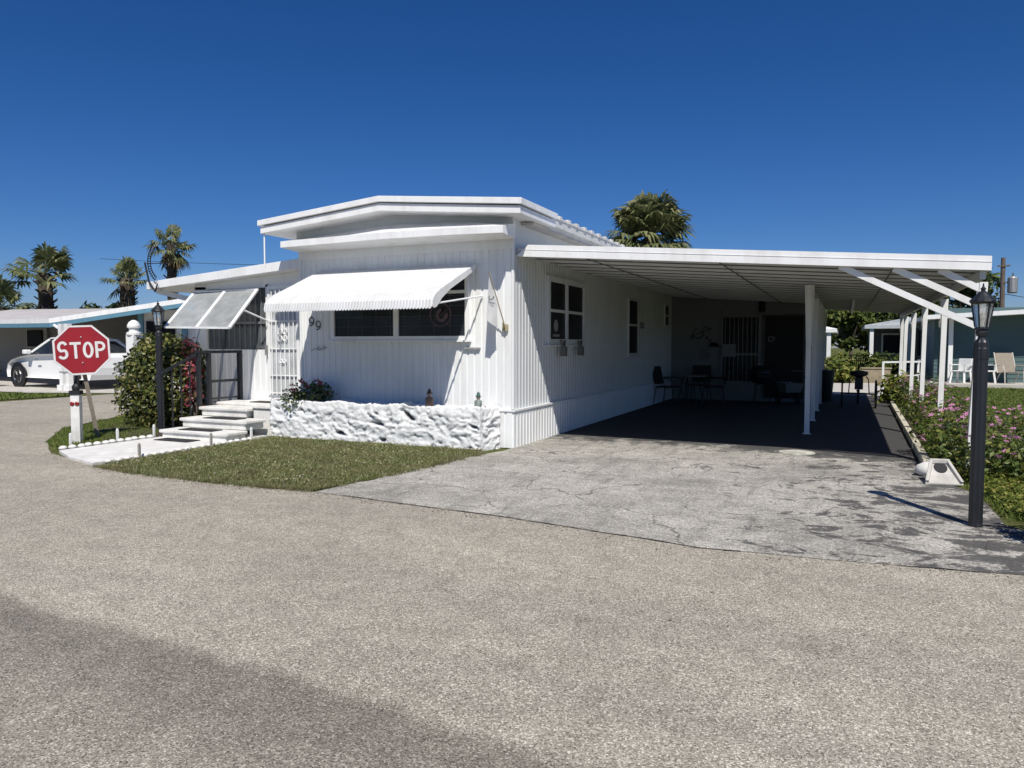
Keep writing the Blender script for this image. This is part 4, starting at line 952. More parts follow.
# flag on a short staff by the corner of the home
t = thing('wall_flag', 'small white flag hanging from an angled staff at the front right corner', 'flag', (-4.45,YF-0.01,1.73))
m = MB(); m.box(-4.49,-4.41,YF-0.05,YF-0.014,1.69,1.78); m.tube([(-4.45,YF-0.05,1.73),(-4.45,YF-0.11,1.80)], 0.016, 6); obj('bracket', m, simple('brass', (0.40,0.33,0.20), 0.5), t)
A, B = Vector((-4.43,YF-0.09,1.75)), Vector((-4.53,YF-0.40,2.50))
m = MB(); m.tube([A, B], 0.009, 6); obj('staff', m, simple('staff_wood', (0.35,0.30,0.22), 0.6), t)
m = MB(); nu, nv = 8, 14
for i in range(nu+1):
    for j in range(nv+1):
        u_ = i/nu; v_ = j/nv; top_ = B.lerp(A, 0.08+0.52*u_)*1.0
        # hangs down from the staff; the free end is cut slanting
        L = (0.60 - 0.28*u_); p = top_ + Vector((-0.05*v_*(1-u_)-0.02, 0.02*math.sin(5*u_+2*v_)*v_, -L*v_))
        m.v.append(tuple(p))
for i in range(nu):
    for j in range(nv): m.f.append((i*(nv+1)+j,(i+1)*(nv+1)+j,(i+1)*(nv+1)+j+1,i*(nv+1)+j+1)); m.m.append(0)
fo = obj('cloth', m, FLAGM, t, smooth=True)
m = MB(); m.ring((-4.515,YF-0.36,2.15), 0.035, 0.006, (0,1,0), 10, 4, 0, 0.3, 4.6); m.bar((-4.555,YF-0.365,2.11),(-4.475,YF-0.33,2.16),0.012,0.004)
obj('emblem', m, simple('flag_ink', (0.10,0.11,0.12), 0.7), fo)

# antenna at the left roof corner
t = thing('antenna', 'black curved antenna with ladder like rungs at the left roof corner', 'antenna', (-11.85,9.92,2.5))
m = MB(); m.tube([(-11.72,9.90,2.47),(-11.88,9.90,2.66),(-11.98,9.90,3.02)], 0.018, 6); m.tube([(-11.72,9.90,2.47),(-11.66,9.90,2.62)], 0.014, 6); obj('mast', m, BLACK, t)
m = MB(); ca = Vector((-11.50,9.90,3.02)); pts1 = []; pts2 = []
for i in range(17):
    a = math.radians(118+118*i/16); pts1.append(ca+Vector((0.40*math.cos(a),0,0.40*math.sin(a)))); pts2.append(ca+Vector((0.33*math.cos(a),0,0.33*math.sin(a))))
m.tube(pts1, 0.010, 5); m.tube(pts2, 0.010, 5)
for a, b in zip(pts1, pts2): m.tube([a, b], 0.009, 4)
m.tube([(-11.93,9.90,3.0),(-11.30,9.90,2.98)], 0.008, 5); obj('reflector', m, BLACK, t)

# ------------------------------------------------------------------ right side: curb, flowers, block, cover
tims = [(10.08,11.9),(11.98,14.2),(14.28,16.6),(16.7,20.2)]
for i, (a, b) in enumerate(tims):
    m = MB(); xa_ = 0.93+0.014*(a-10); xb_ = 0.93+0.014*(b-10); m.bar((xa_,a,0.055),(xb_,b,0.055),0.09,0.11)
    tag(obj('edging_timber', m, simple('chipped_curb_paint', (0.62,0.58,0.46), 0.85, var=0.25, scale=7, dirt=(0.16,0.13,0.10)), bevel=0.012),
        ['white painted edging timber nearest the white downspout block','second white edging timber from the downspout block','third white edging timber, beside the middle of the flower bed','farthest white edging timber, towards the tricycle'][i], 'edging', 'painted edging along the driveway')
m = MB(); m.lathe([(0.10,0),(0.14,0.06),(0.12,0.13),(0.05,0.16)], (0,0,0), 9); m.v = [(p[0]*(1+0.3*noise.noise(Vector(p)*9)),p[1],p[2]) for p in m.v]
o = obj('white_rock', m, CONC, smooth=True, local=True); o.location = (0.90,9.55,0.0); tag(o, 'round white rock at the near end of the driveway edging', 'rock')
t = thing('splash_block', 'white concrete downspout block with a dark hollow beside the flower bed', 'splash block', (0.98,9.12,0), math.radians(8))
m = MB()
# tapering tray: low open mouth towards the road, raised rear rim
def tray():
    m = MB(); F, K = 0.185, 0.09; L = 0.10
    out = [(-F,-0.17,0.0),(F,-0.17,0.0),(K,L,0.0),(-K,L,0.0)]
    topo = [(-F+0.0,-0.17,0.02),(F,-0.17,0.02),(K,L,0.20),(-K,L,0.20)]
    out = [(x_,y_+(0.05 if y_ < 0 else 0),z_) for x_,y_,z_ in out]; topo = [(x_,y_+(0.05 if y_ < 0 else 0),z_) for x_,y_,z_ in topo]
    m.add(out+topo, [(3,2,1,0),(0,1,5,4),(2,3,7,6),(4,5,6,7)] + [(1,2,6,5),(3,0,4,7)])
    for s in (-1,1): m.bar((s*(F-0.02),-0.12,0.03),(s*(K-0.01),L,0.225),0.035,0.045)
    m.bar((-K-0.01,L,0.225),(K+0.01,L,0.225),0.04,0.05)
    return m
obj('block', tray(), simple('block_concrete', (0.52,0.50,0.46), 0.85, var=0.15, scale=12, bump=0.4, dirt=(0.25,0.23,0.2)), t, local=True, bevel=0.008)
m = MB(); m.lathe([(0.062,0),(0.066,0.006),(0.03,0.006)], (0,0,0), 14); m.xf(Matrix.Translation((0,0.048,0.160)) @ Matrix.Rotation(math.atan2(0.18,0.22),4,'X') @ Matrix.Diagonal((1,1.15,1,1))); obj('hollow', m, BLACK, t, local=True)
m = MB(); m.lathe([(0.235,0.0),(0.235,0.010),(0.21,0.014),(0.0,0.014)], (-0.57,10.85,0.004), 28); tag(obj('utility_cover', m, COVER), 'round worn white utility cover in the driveway before the carport', 'utility cover')

def vinca(name, n=260, nf=14, hh=0.45, R=0.32):
    t = thing(name, 'low bush of pink vinca flowers in the driveway flower bed', 'flowers', (0,0,0), 0, 'pink vinca plants in the flower bed')
    m = MB(); cloud(m, [((0,0,hh*0.5),(R,R,hh*0.5)),((R*0.4,0.1,hh*0.6),(R*0.6,R*0.6,hh*0.4)),((-R*0.4,-0.1,hh*0.55),(R*0.6,R*0.6,hh*0.4))], n, 0.062, 0.35, 0.9, 0.5); obj('foliage', m, VINCA, t, local=True)
    m = MB()
    for _ in range(9): m.tube([(0,0,0),(rng.uniform(-R,R)*0.7,rng.uniform(-R,R)*0.7,hh*0.85)], [0.007,0.003], 4)
    obj('stem', m, simple('vinca_stem', (0.09,0.10,0.04), 0.7), t, local=True)
    for _ in range(nf):
        m = MB(); a = rng.uniform(0,2*PI); q = R*math.sqrt(rng.random())*1.05; c = Vector((q*math.cos(a),q*math.sin(a),hh*(1.0-0.35*(q/R)**2)+rng.uniform(-.05,.05)))
        nn = (Vector((0,-0.35,1))+rv()*0.5).normalized(); u_ = nn.orthogonal().normalized(); v_ = nn.cross(u_); base = len(m.v); vs = [c-nn*0.004]; fs = []
        for k in range(5):
            for da, rr in ((-0.5,0.7),(0,1.0),(0.5,0.7)):
                b_ = 2*PI*k/5+da*0.9; vs.append(c+(u_*math.cos(b_)+v_*math.sin(b_))*0.031*rr)
            fs.append((0,1+3*k,2+3*k,3+3*k))
        m.add(vs, fs); obj('flower', m, PINK, t, local=True)
    return t
vp = [vinca('vinca_plant', 460, 15, 0.50), vinca('vinca_plant', 380, 9, 0.42, 0.30), vinca('vinca_plant', 500, 20, 0.56, 0.36)]
spots = [(1.28,10.1),(1.45,10.65),(1.25,11.2),(1.62,11.4),(1.95,10.6),(1.80,12.1),(1.35,12.3),(2.25,11.3),(2.5,12.0),(1.4,13.1),(1.85,13.2),(2.3,13.0),(1.45,14.0),(1.9,14.3),(1.5,15.0),(1.75,15.6),(1.4,16.2),(1.7,16.9),(1.45,17.7),(1.62,18.6),(1.45,19.5),(1.62,9.75),(2.1,9.9),(2.45,10.4),(2.75,11.2),(1.2,10.7),(2.9,12.4),(1.5,9.35),(1.85,9.2),(2.2,9.3),(2.6,9.7),(3.1,10.6),(3.3,11.6),(2.2,14.2),(2.0,15.8)]
used = set()
for i, (x, y) in enumerate(spots):
    k = i % 3; z = rng.uniform(0,2*PI); sc_ = rng.uniform(0.95,1.3) if y < 16 else rng.uniform(1.0,1.35)
    if x > 2: sc_ *= 0.85
    if k not in used: used.add(k); o = vp[k]; o.location = (x,y,0.01); o.rotation_euler = (0,0,z); o.scale = (sc_,)*3
    else: dup(vp[k], (x,y,0.01), z, None, sc_)
# greener shrubs at the far end of the bed
def shrub(label, loc, R, mat, n=600, size=0.09, group=None):
    t = thing('shrub', label, 'bush', loc, 0, group); m = MB(); cloud(m, [((0,0,R[2]*0.9),R),((R[0]*0.4,0,R[2]*0.7),(R[0]*0.6,R[1]*0.6,R[2]*0.6)),((-R[0]*0.4,0.05,R[2]*0.6),(R[0]*0.6,R[1]*0.6,R[2]*0.6))], n, size, 0.4, 0.6, 0.5)
    obj('foliage', m, mat, t, local=True); m = MB()
    for _ in range(7): m.tube([(0,0,0),(rng.uniform(-R[0],R[0])*0.6,rng.uniform(-R[1],R[1])*0.6,R[2]*1.2)], [0.02,0.006], 5)
    obj('stem', m, BARK, t, local=True); return t
shrub('broad leaved yellow green shrub at the far end of the flower bed', (1.28,21.0,0), (0.45,0.4,0.42), WEED, 420, 0.20)
shrub('grey green shrub behind the pink flowers by the carport posts', (1.75,20.2,0), (0.55,0.5,0.45), ROSE, 700, 0.10)
shrub('dark leafy shrub out of view, added to cast a shadow by the near lamp post', (1.68,6.50,0), (0.36,0.30,0.52), TREE, 1500, 0.08)  # unseen shrub, added to cast the shadow right of the lamp

# ------------------------------------------------------------------ under the carport
def patio_chair(label, loc, rz, group='dark patio chairs under the carport'):
    t = thing('patio_chair', label, 'chair', loc, rz, group)
    m = MB(); m.box(-0.24,0.24,-0.22,0.24,0.42,0.45); obj('seat', m, DARKFAB, t, local=True, bevel=0.01)
    m = MB(); M = Matrix.Translation((0,0.24,0.45)) @ Matrix.Rotation(math.radians(-14),4,'X'); m.box(-0.24,0.24,-0.012,0.012,0.05,0.50,0,M); obj('backrest', m, DARKFAB, t, local=True, bevel=0.01)
    for sx in (-1,1):
        for sy in (-1,1): obj('leg', MB().tube([(sx*0.23,sy*0.22,0.43),(sx*0.26,sy*0.27,0.004)], 0.014, 6), DARK, t, local=True)
        obj('armrest', MB().tube([(sx*0.26,0.28,0.66),(sx*0.27,-0.05,0.66),(sx*0.27,-0.22,0.63),(sx*0.25,-0.22,0.43)], 0.014, 6), DARK, t, local=True)
    return t
pc = patio_chair('dark sling patio chair left of the table by the siding', (-3.98,18.35,0.004), math.radians(75))
dup(pc, (-3.42,19.45,0.004), math.radians(0), 'dark sling patio chair behind the table')
dup(pc, (-2.95,18.75,0.004), math.radians(-80), 'dark sling patio chair right of the table')
t = thing('patio_table', 'small patio table in the shade beside the siding', 'table', (-3.48,18.55,0.004))
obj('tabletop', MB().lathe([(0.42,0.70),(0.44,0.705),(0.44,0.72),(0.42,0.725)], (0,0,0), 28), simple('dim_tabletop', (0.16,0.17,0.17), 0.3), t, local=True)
for a in range(4): c, s_ = math.cos(a*PI/2+0.6), math.sin(a*PI/2+0.6); obj('leg', MB().tube([(0.18*c,0.18*s_,0.70),(0.36*c,0.36*s_,0.0)], 0.016, 6), DARK, t, local=True)
# kettle grill and a small white cart against the rear wall
t = thing('kettle_grill', 'black kettle grill left of the dark storage door', 'grill', (-1.95,19.6,0.004))
obj('bowl', MB().lathe([(0.06,0.48),(0.20,0.54),(0.27,0.68),(0.275,0.72)], (0,0,0), 18), BLACK, t, local=True, smooth=True); obj('lid', MB().lathe([(0.28,0.722),(0.26,0.82),(0.16,0.92),(0.03,0.95)], (0,0,0), 18), BLACK, t, local=True, smooth=True)
obj('handle', MB().tube([(-0.05,0,0.95),(-0.05,0,0.99),(0.05,0,0.99),(0.05,0,0.95)], 0.010, 6), STEEL, t, local=True)
for a in range(3): c, s_ = math.cos(a*2.094), math.sin(a*2.094); obj('leg', MB().tube([(0.16*c,0.16*s_,0.56),(0.28*c,0.28*s_,0.0)], 0.013, 6), DARK, t, local=True)
t = thing('garden_cart', 'small pale garden cart in front of the dark storage door', 'cart', (-1.22,19.4,0.004), 0.4)
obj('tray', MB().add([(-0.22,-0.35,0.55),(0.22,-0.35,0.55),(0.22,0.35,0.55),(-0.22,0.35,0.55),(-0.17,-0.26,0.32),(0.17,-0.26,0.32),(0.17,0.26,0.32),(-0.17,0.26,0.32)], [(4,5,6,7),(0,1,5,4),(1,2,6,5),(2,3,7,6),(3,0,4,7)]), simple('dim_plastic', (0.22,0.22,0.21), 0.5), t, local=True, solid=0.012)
for s_ in (-1,1):
    wq = MB(); wq.ring((s_*0.24,0.12,0.15), 0.12, 0.03, (1,0,0), 18, 6); wq.lathe([(0.05,0),(0.05,0.02)], (0,0,0), 8); obj('wheel', wq, RUB, t, local=True)
obj('handle', MB().tube([(-0.18,-0.35,0.54),(-0.18,-0.62,0.86),(0.18,-0.62,0.86),(0.18,-0.35,0.54)], 0.013, 6), CHROME, t, local=True)
# things hung on the rear wall
m = MB(); m.ring((-3.62,20.28,1.78), 0.13, 0.012, (0,1,0), 14, 4, 0, 0.4, 5.4); m.ring((-3.42,20.28,1.86), 0.10, 0.012, (0,1,0), 12, 4, 0, 2.5, 7.6); m.tube([(-3.85,20.28,1.70),(-3.5,20.28,1.83),(-3.25,20.28,1.92)], 0.012, 5)
for q in ((-3.78,1.66),(-3.38,1.66),(-3.3,1.58)): m.add([(q[0]-0.04,20.27,q[1]),(q[0],20.27,q[1]-0.05),(q[0]+0.05,20.27,q[1]),(q[0],20.27,q[1]+0.06)], [(0,1,2,3)])
tag(obj('wall_decoration', m, simple('dim_iron', (0.06,0.06,0.06), 0.6)), 'scrolled metal wall decoration on the rear wall above the table', 'wall decoration')
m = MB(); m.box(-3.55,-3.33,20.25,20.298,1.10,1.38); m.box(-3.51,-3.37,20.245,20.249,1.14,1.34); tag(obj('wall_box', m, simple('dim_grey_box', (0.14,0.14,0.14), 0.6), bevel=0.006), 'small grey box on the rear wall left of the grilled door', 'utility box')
m = MB(); m.box(-3.32,-2.98,20.05,20.298,1.42,1.45); m.lathe([(0.09,0),(0.12,0.04),(0.05,0.09)], (-3.18,20.16,1.452), 8); tag(obj('wall_shelf', m, BLACK), 'small dark wall shelf beside the grilled rear door', 'shelf')
m = MB(); m.lathe([(0.05,0.0),(0.09,0.05),(0.07,0.22),(0.10,0.24),(0.04,0.32)], (-1.98,20.18,2.32), 8); m.box(-2.02,-1.94,20.18,20.298,2.50,2.58); tag(obj('wall_lantern', m, BLACK), 'dark lantern on the rear wall above the two doors', 'wall lamp')
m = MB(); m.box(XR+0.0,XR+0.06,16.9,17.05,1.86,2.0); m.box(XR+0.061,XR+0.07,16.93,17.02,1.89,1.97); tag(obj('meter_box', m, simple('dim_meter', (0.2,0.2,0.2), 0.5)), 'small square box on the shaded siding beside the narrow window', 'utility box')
t = thing('trash_bin', 'dark tapered bin behind the row of carport posts', 'bin', (-0.42,21.2,0.004))
obj('bin_body', MB().lathe([(0.12,0),(0.13,0.01),(0.19,0.78),(0.21,0.78),(0.21,0.81),(0.18,0.81)], (0,0,0), 16), BLACK, t, local=True, smooth=False)
# adult tricycle seen from behind
t = thing('tricycle', 'dark three wheeled bicycle with a wire basket parked at the far carport end', 'tricycle', (0.32,19.2,0.004))
def wheel(x, y, R):
    m = MB(); m.ring((x,y,R), R-0.022, 0.022, (1,0,0), 26, 6); return m
def spokes(x, y, R):
    m = MB(); m.ring((x,y,R), R-0.052, 0.010, (1,0,0), 24, 4); m.tube([(x-0.04,y,R),(x+0.04,y,R)], 0.02, 8)
    for k in range(14): a = 2*PI*k/14; m.tube([(x,y,R),(x,y+math.cos(a)*(R-0.05),R+math.sin(a)*(R-0.05))], 0.003, 4)
    return m
for (x, y) in ((-0.36,0),(0.36,0),(0,1.15)):
    wo = obj('wheel', wheel(x,y,0.33), RUB, t, local=True); obj('rim', spokes(x,y,0.33), STEEL, wo, local=True)
m = MB(); m.tube([(-0.36,0,0.33),(0.36,0,0.33)], 0.018, 8); m.tube([(0,0,0.33),(0,0.35,0.40),(0,0.95,0.70)], 0.022, 8); m.tube([(0,0.32,0.40),(0,0.25,0.80)], 0.018, 8); m.tube([(0,1.15,0.33),(0,0.95,0.72),(0,0.88,1.0)], 0.018, 8)
for s_ in (-1,1): m.tube([(s_*0.22,0,0.33),(s_*0.20,0,0.66),(s_*0.16,0.2,0.72)], 0.014, 6)
obj('frame', m, BLACK, t, local=True)
m = MB(); m.lathe([(0.06,0.70),(0.19,0.76),(0.20,0.84),(0.05,0.87)], (0,0.22,0), 14); m.box(-0.09,0.09,0.10,0.30,0.42,0.70); obj('seat', m, BLACK, t, local=True)
m = MB(); m.tube([(-0.32,0.55,1.05),(-0.30,0.80,1.10),(-0.1,0.88,1.0),(0.1,0.88,1.0),(0.30,0.80,1.10),(0.32,0.55,1.05)], 0.013, 6); obj('handlebar', m, BLACK, t, local=True)
m = MB()
for z, e_ in ((0.95,0.17),(1.08,0.20),(1.22,0.23)): 
    P_ = [(-e_,1.05,z),(e_,1.05,z),(e_,1.35,z),(-e_,1.35,z),(-e_,1.05,z)]; m.tube(P_, 0.007, 4)
for k in range(9):
    q = -1+2*k/8; m.tube([(0.17*q,1.05,0.95),(0.23*q,1.05,1.22)], 0.006, 4); m.tube([(0.17*q,1.35,0.95),(0.23*q,1.35,1.22)], 0.006, 4)
obj('basket', m, BLACK, t, local=True)

# ------------------------------------------------------------------ right background
gh = thing('green_house', 'teal green house with horizontal siding and a long white eave', 'house', (7.5,34,0))
w = MB()
def lap(mb, p0, p1, z0, z1, nrm, st=0.15, out=0.018):
    k = int((z1-z0)/st)
    for i in range(k):
        a, b = z0+i*st, z0+(i+1)*st
        P_ = [(p0[0]+nrm[0]*out,p0[1]+nrm[1]*out,a),(p1[0]+nrm[0]*out,p1[1]+nrm[1]*out,a),(p1[0],p1[1],b),(p0[0],p0[1],b)]; mb.add(P_+[(p0[0],p0[1],a),(p1[0],p1[1],a)], [(0,1,2,3),(4,5,1,0)])
lap(w, (3.0,31.3), (16,31.3), 0.13, 2.75, (0,-1)); w.box(3.0,16,31.31,31.4,0,2.8); obj('front_wall', w, TEAL, gh)
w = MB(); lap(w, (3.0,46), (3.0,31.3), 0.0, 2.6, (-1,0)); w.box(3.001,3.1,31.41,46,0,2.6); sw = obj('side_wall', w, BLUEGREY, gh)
for yy in (34.2, 36.6, 40.0):
    m = MB(); m.box(2.93,2.98,yy,yy+0.9,1.0,2.1); obj('window', m, GLASSD, gh)
r = MB(); r.prism([(2.6,2.38),(16,3.05),(16,3.2),(2.6,2.53)], 'y', 30.3, 46.4); obj('roof', r, WHITE3, gh)
m = MB(); m.box(3.42,3.56,30.95,31.07,0.13,2.45); obj('column', m, WHITE, gh)
m = MB(); m.tube([(3.15,31.15,2.35),(3.15,31.1,2.15),(3.28,31.1,2.0),(3.28,31.1,0.35),(3.15,31.0,0.2)], 0.05, 8); obj('downspout', m, WHITE, gh)
def sling(label, loc, rz):
    t = thing('lounge_chair', label, 'chair', loc, rz)
    m = MB(); m.add([(-0.28,-0.28,0.40),(0.28,-0.28,0.40),(0.28,0.22,0.36),(-0.28,0.22,0.36)], [(0,1,2,3)]); obj('seat', m, TAN, t, local=True, solid=0.02)
    m = MB(); m.add([(-0.28,0.22,0.37),(0.28,0.22,0.37),(0.28,0.52,1.05),(-0.28,0.52,1.05)], [(0,1,2,3)]); obj('backrest', m, TAN, t, local=True, solid=0.02)
    for s_ in (-1,1):
        obj('leg', MB().tube([(s_*0.30,0.53,1.07),(s_*0.30,0.22,0.36),(s_*0.30,-0.30,0.42),(s_*0.30,-0.34,0.0)], 0.018, 6), simple('cream_metal', (0.55,0.52,0.45), 0.5), t, local=True)
        obj('leg', MB().tube([(s_*0.30,0.0,0.38),(s_*0.30,0.34,0.0)], 0.018, 6), simple('cream_metal', (0.55,0.52,0.45), 0.5), t, local=True)
        obj('armrest', MB().tube([(s_*0.33,0.32,0.62),(s_*0.34,-0.26,0.62),(s_*0.31,-0.30,0.42)], 0.022, 6), simple('cream_metal', (0.55,0.52,0.45), 0.5), t, local=True)
    return t
sling('tan sling lounge chair with cream frame on the green house patio', (5.25,30.55,0.131), math.radians(15))
def plastic(label, loc, rz):
    t = thing('plastic_chair', label, 'chair', loc, rz, 'white plastic patio chairs')
    m = MB(); m.box(-0.24,0.24,-0.22,0.22,0.40,0.44); obj('seat', m, WHITE, t, local=True, bevel=0.015)
    m = MB(); m.box(-0.23,0.23,0.18,0.22,0.44,0.88,0,Matrix.Rotation(math.radians(-6),4,'X')); obj('backrest', m, WHITE, t, local=True, bevel=0.02)
    for sx in (-1,1):
        for sy in (-1,1): obj('leg', MB().bar((sx*0.21,sy*0.19,0.40),(sx*0.25,sy*0.24,0.0),0.06,0.06), WHITE, t, local=True)
        m = MB(); m.box(sx*0.25-0.035,sx*0.25+0.035,-0.24,0.24,0.62,0.65); m.box(sx*0.25-0.02,sx*0.25+0.02,-0.24,-0.18,0.40,0.62); obj('armrest', m, WHITE, t, local=True)
    return t
pl = plastic('white plastic chair on the patio left of the near lamp post', (3.75,30.3,0.131), math.radians(-35))
dup(pl, (4.48,30.5,0.131), math.radians(40), 'white plastic chair on the patio just right of the near lamp post')
# white railing and low wall beyond the bed
t = thing('white_railing', 'low white metal railing beyond the far end of the flower bed', 'railing', (1.6,25.4,0))
for (x, y) in ((1.05,24.6),(1.62,25.2),(2.2,25.9),(2.2,27.5)): obj('post', MB().box(x-0.03,x+0.03,y-0.03,y+0.03,0,0.98), WHITE, t)
m = MB()
for z in (0.96,0.55): m.bar((1.05,24.6,z),(2.2,25.9,z),0.05,0.05); m.bar((2.2,25.9,z),(2.2,27.5,z),0.05,0.05)
obj('rail', m, WHITE, t)
m = MB(); m.box(-0.9,1.6,31.6,31.75,0,0.55); m.box(-0.95,1.65,31.57,31.78,0.551,0.60); tag(obj('garden_wall', m, simple('tan_block', (0.34,0.28,0.19), 0.9, var=0.2)), 'low tan block wall beyond the carport', 'wall')
for i, (x, y, R, lab) in enumerate([(-0.2,31.0,0.75,'olive green grassy shrub left of the tricycle handlebar'),(0.75,33.0,0.9,'yellow green shrub behind the tan block wall'),(1.6,34.5,0.9,'loose green shrub behind the white railing')]):
    shrub(lab, (x,y,0), (R,R*0.8,0.6), [WEED,TREEL,TREE][i], 900, 0.22)
def far_house(name, label, x0, x1, y, h, wall, trim, depth=6, porch=2.0):
    t = thing(name, label, 'house', ((x0+x1)/2,y+depth/2,0)); w = MB(); w.box(x0,x1,y+porch,y+depth,0,h); obj('wall', w, wall, t)
    r = MB(); r.box(x0-0.3,x1+0.3,y-0.1,y+depth+0.2,h,h+0.16); r.prism([(x0-0.3,h+0.161),((x0+x1)/2,h+0.5),(x1+0.3,h+0.161)], 'y', y, y+depth); obj('roof', r, trim, t)
    n = 3
    for i in range(n): x = x0+(x1-x0)*i/(n-1); obj('column', MB().box(x-0.08,x+0.08,y,y+0.16,0,h), WHITE, t)
    for i in range(2): x = x0+(x1-x0)*(0.3+0.4*i); f_ = obj('window', MB().box(x-0.45,x+0.45,y+porch-0.05,y+porch-0.01,1.0,2.0), WHITE, t); obj('pane', MB().box(x-0.38,x+0.38,y+porch-0.07,y+porch-0.052,1.07,1.93), GLASSD, f_)
    return t
far_house('porch_house', 'distant house with pale blue roof edge and open porch behind the railing', 1.1, 4.2, 37.5, 2.2, simple('dim_wall', (0.12,0.12,0.13), 0.8), simple('pale_blue_roof', (0.46,0.49,0.50), 0.5))
far_house('flat_shed', 'distant white carport corner seen just right of the carport posts', -3.2, -0.62, 33.6, 1.98, simple('far_grey_wall', (0.36,0.38,0.40), 0.7), WHITE3)
for i, (x, y, h_, R, mt, lab) in enumerate([(-1.5,50,6.2,(2.9,2.2,2.6),TREEL,'light green tree seen through the carport beside the posts'),(1.6,52,5.6,(2.6,2.2,2.3),TREE,'dark green tree seen through the carport in the middle'),(4.4,54,5.2,(2.6,2.2,2.2),TREE,'dark green tree beyond the white porch posts'),(0.2,46,4.2,(1.4,1.2,1.6),TREEL,'small bright tree before the dark trees behind the carport'),(-0.2,56,4.0,(4.0,1.6,2.2),TREE,'wide dark tree mass behind the bright small tree'),(3.4,57,3.6,(3.4,1.6,2.0),TREE,'wide dark tree low behind the porch house')]):
    tree('garden_tree', lab, (x,y,0), h_, R, mt, 3600, 0.34, 18, 'trees beyond the carport')
tree('tall_tree', 'thin dark tree standing behind the near lamp post and pole', (7.4,58,0), 6.9, (2.6,2.0,2.0), TREE, 1500, 0.42, 11, None, 5.0)
tree('tall_tree', 'thin dark tree top just left of the near lamp post', (5.0,60,0), 5.4, (1.9,1.8,1.6), TREE, 1000, 0.42, 9, None, 4.1)
t = thing('utility_pole', 'wooden utility pole with a grey transformer behind the green house', 'utility pole', (8.62,53.2,0))
obj('pole', MB().tube([(8.62,53.2,0),(8.60,53.2,6.7)], [0.17,0.12], 10), POLEWD, t)
obj('transformer', MB().lathe([(0.20,4.55),(0.27,4.60),(0.27,5.45),(0.22,5.52),(0.05,5.56)], (9.10,53.1,0), 14), STEEL, t)
m = MB(); m.bar((8.61,53.1,5.2),(9.0,53.1,5.2),0.08,0.08); m.bar((8.3,53.08,6.2),(8.95,53.08,6.2),0.09,0.09); m.tube([(9.1,53.1,5.56),(9.1,53.1,5.75)], 0.04, 6); obj('bracket', m, POLEWD, t)
m = MB(); m.tube([(8.60+1.2*i, 53.2-0.1*i, 4.55-0.02*i-0.02*(i*(14-i))) for i in range(15)], 0.018, 4); tag(obj('power_line', m, BLACK), 'thin black power line running right from the utility pole', 'power line')
m = MB(); m.tube([(-80+5*i, 60+0.2*i, 11.5-0.22*i-0.012*i*(16-i)) for i in range(17)], 0.022, 4); tag(obj('power_line', m, BLACK), 'faint power line crossing the sky above the left palms', 'power line')

# ------------------------------------------------------------------ left background: neighbour and car
nh = thing('neighbour_house', 'low house with blue roof edge and carport across the side street', 'house', (-30,20,0))
P_ = [(-38.5,19.1,2.30),(-24.5,16.45,2.16),(-19.85,18.6,2.93),(-31.0,26.0,3.10),(-41,25.5,3.20)]
r = MB(); n = len(P_); top = [(p[0],p[1],p[2]+0.16) for p in P_]
r.add(P_+top, [tuple(range(n))[::-1]] + [(n,n+1,n+4),(n+1,n+3,n+4),(n+1,n+2,n+3)]); nr = obj('roof', r, NROOF, nh)
m = MB(); wv_ = MB()
for a, b in ((0,1),(1,2),(2,3)):
    d = Vector(P_[b])-Vector(P_[a]); nn = Vector((d.y,-d.x,0)).normalized()*0.03
    A_, B_ = Vector(P_[a])+nn, Vector(P_[b])+nn
    m.add([A_+Vector((0,0,-0.10)),B_+Vector((0,0,-0.10)),B_+Vector((0,0,0.06)),A_+Vector((0,0,0.06))], [(0,1,2,3)])
    A_ += nn*0.2; B_ += nn*0.2
    wv_.add([A_+Vector((0,0,0.04)),B_+Vector((0,0,0.04)),B_+Vector((0,0,0.20)),A_+Vector((0,0,0.20))], [(0,1,2,3)])
obj('blue_fascia', m, BLUE, nr, solid=0.02); obj('white_gutter', wv_, WHITE3, nr, solid=0.02)
w = MB(); w.bar((-41,20.6,1.4),(-24.5,22.6,1.4),0.1,2.8); obj('wall', w, NGREY, nh)
w = MB(); w.bar((-22.7,18.6,1.35),(-20.3,19.7,1.35),0.1,2.7); w.bar((-20.3,19.7,1.35),(-23.5,26,1.35),0.1,2.7); obj('wall', w, simple('pale_siding', (0.62,0.63,0.62), 0.6), nh)
b = MB(); b.bar((-21.35,19.13,1.35),(-21.2,19.2,1.35),0.16,2.6); b.bar((-22.75,18.5,1.35),(-22.6,18.57,1.35),0.16,2.6); obj('blue_trim', b, BLUE, nh)
m = MB(); m.bar((-22.5,18.62,1.9),(-21.6,19.03,1.9),0.14,0.8); obj('window', m, GLASSD, nh)
fq = MB(); fq.bar((-33.4,21.42,1.75),(-32.2,21.57,1.75),0.22,0.9); fw_ = obj('window', fq, simple('dim_sill', (0.30,0.30,0.28), 0.7), nh); fq = MB(); fq.bar((-33.25,21.36,1.75),(-32.4,21.46,1.75),0.20,0.72); obj('pane', fq, GLASSD, fw_)
for (x, y) in ((-23.10,15.9),(-22.72,15.85)):
    m = MB(); m.box(x-0.075,x+0.075,y-0.075,y+0.075,0,2.15); m.box(x-0.13,x+0.13,y-0.13,y+0.13,0,0.18); m.box(x-0.11,x+0.11,y-0.11,y+0.11,0.62,0.74); obj('column', m, WHITE, nh)
m = MB(); m.tube([(-23.1,15.9,1.75),(-23.5,16.1,2.0),(-23.9,16.2,2.12)], 0.05, 6); obj('downspout', m, WHITE, nh)

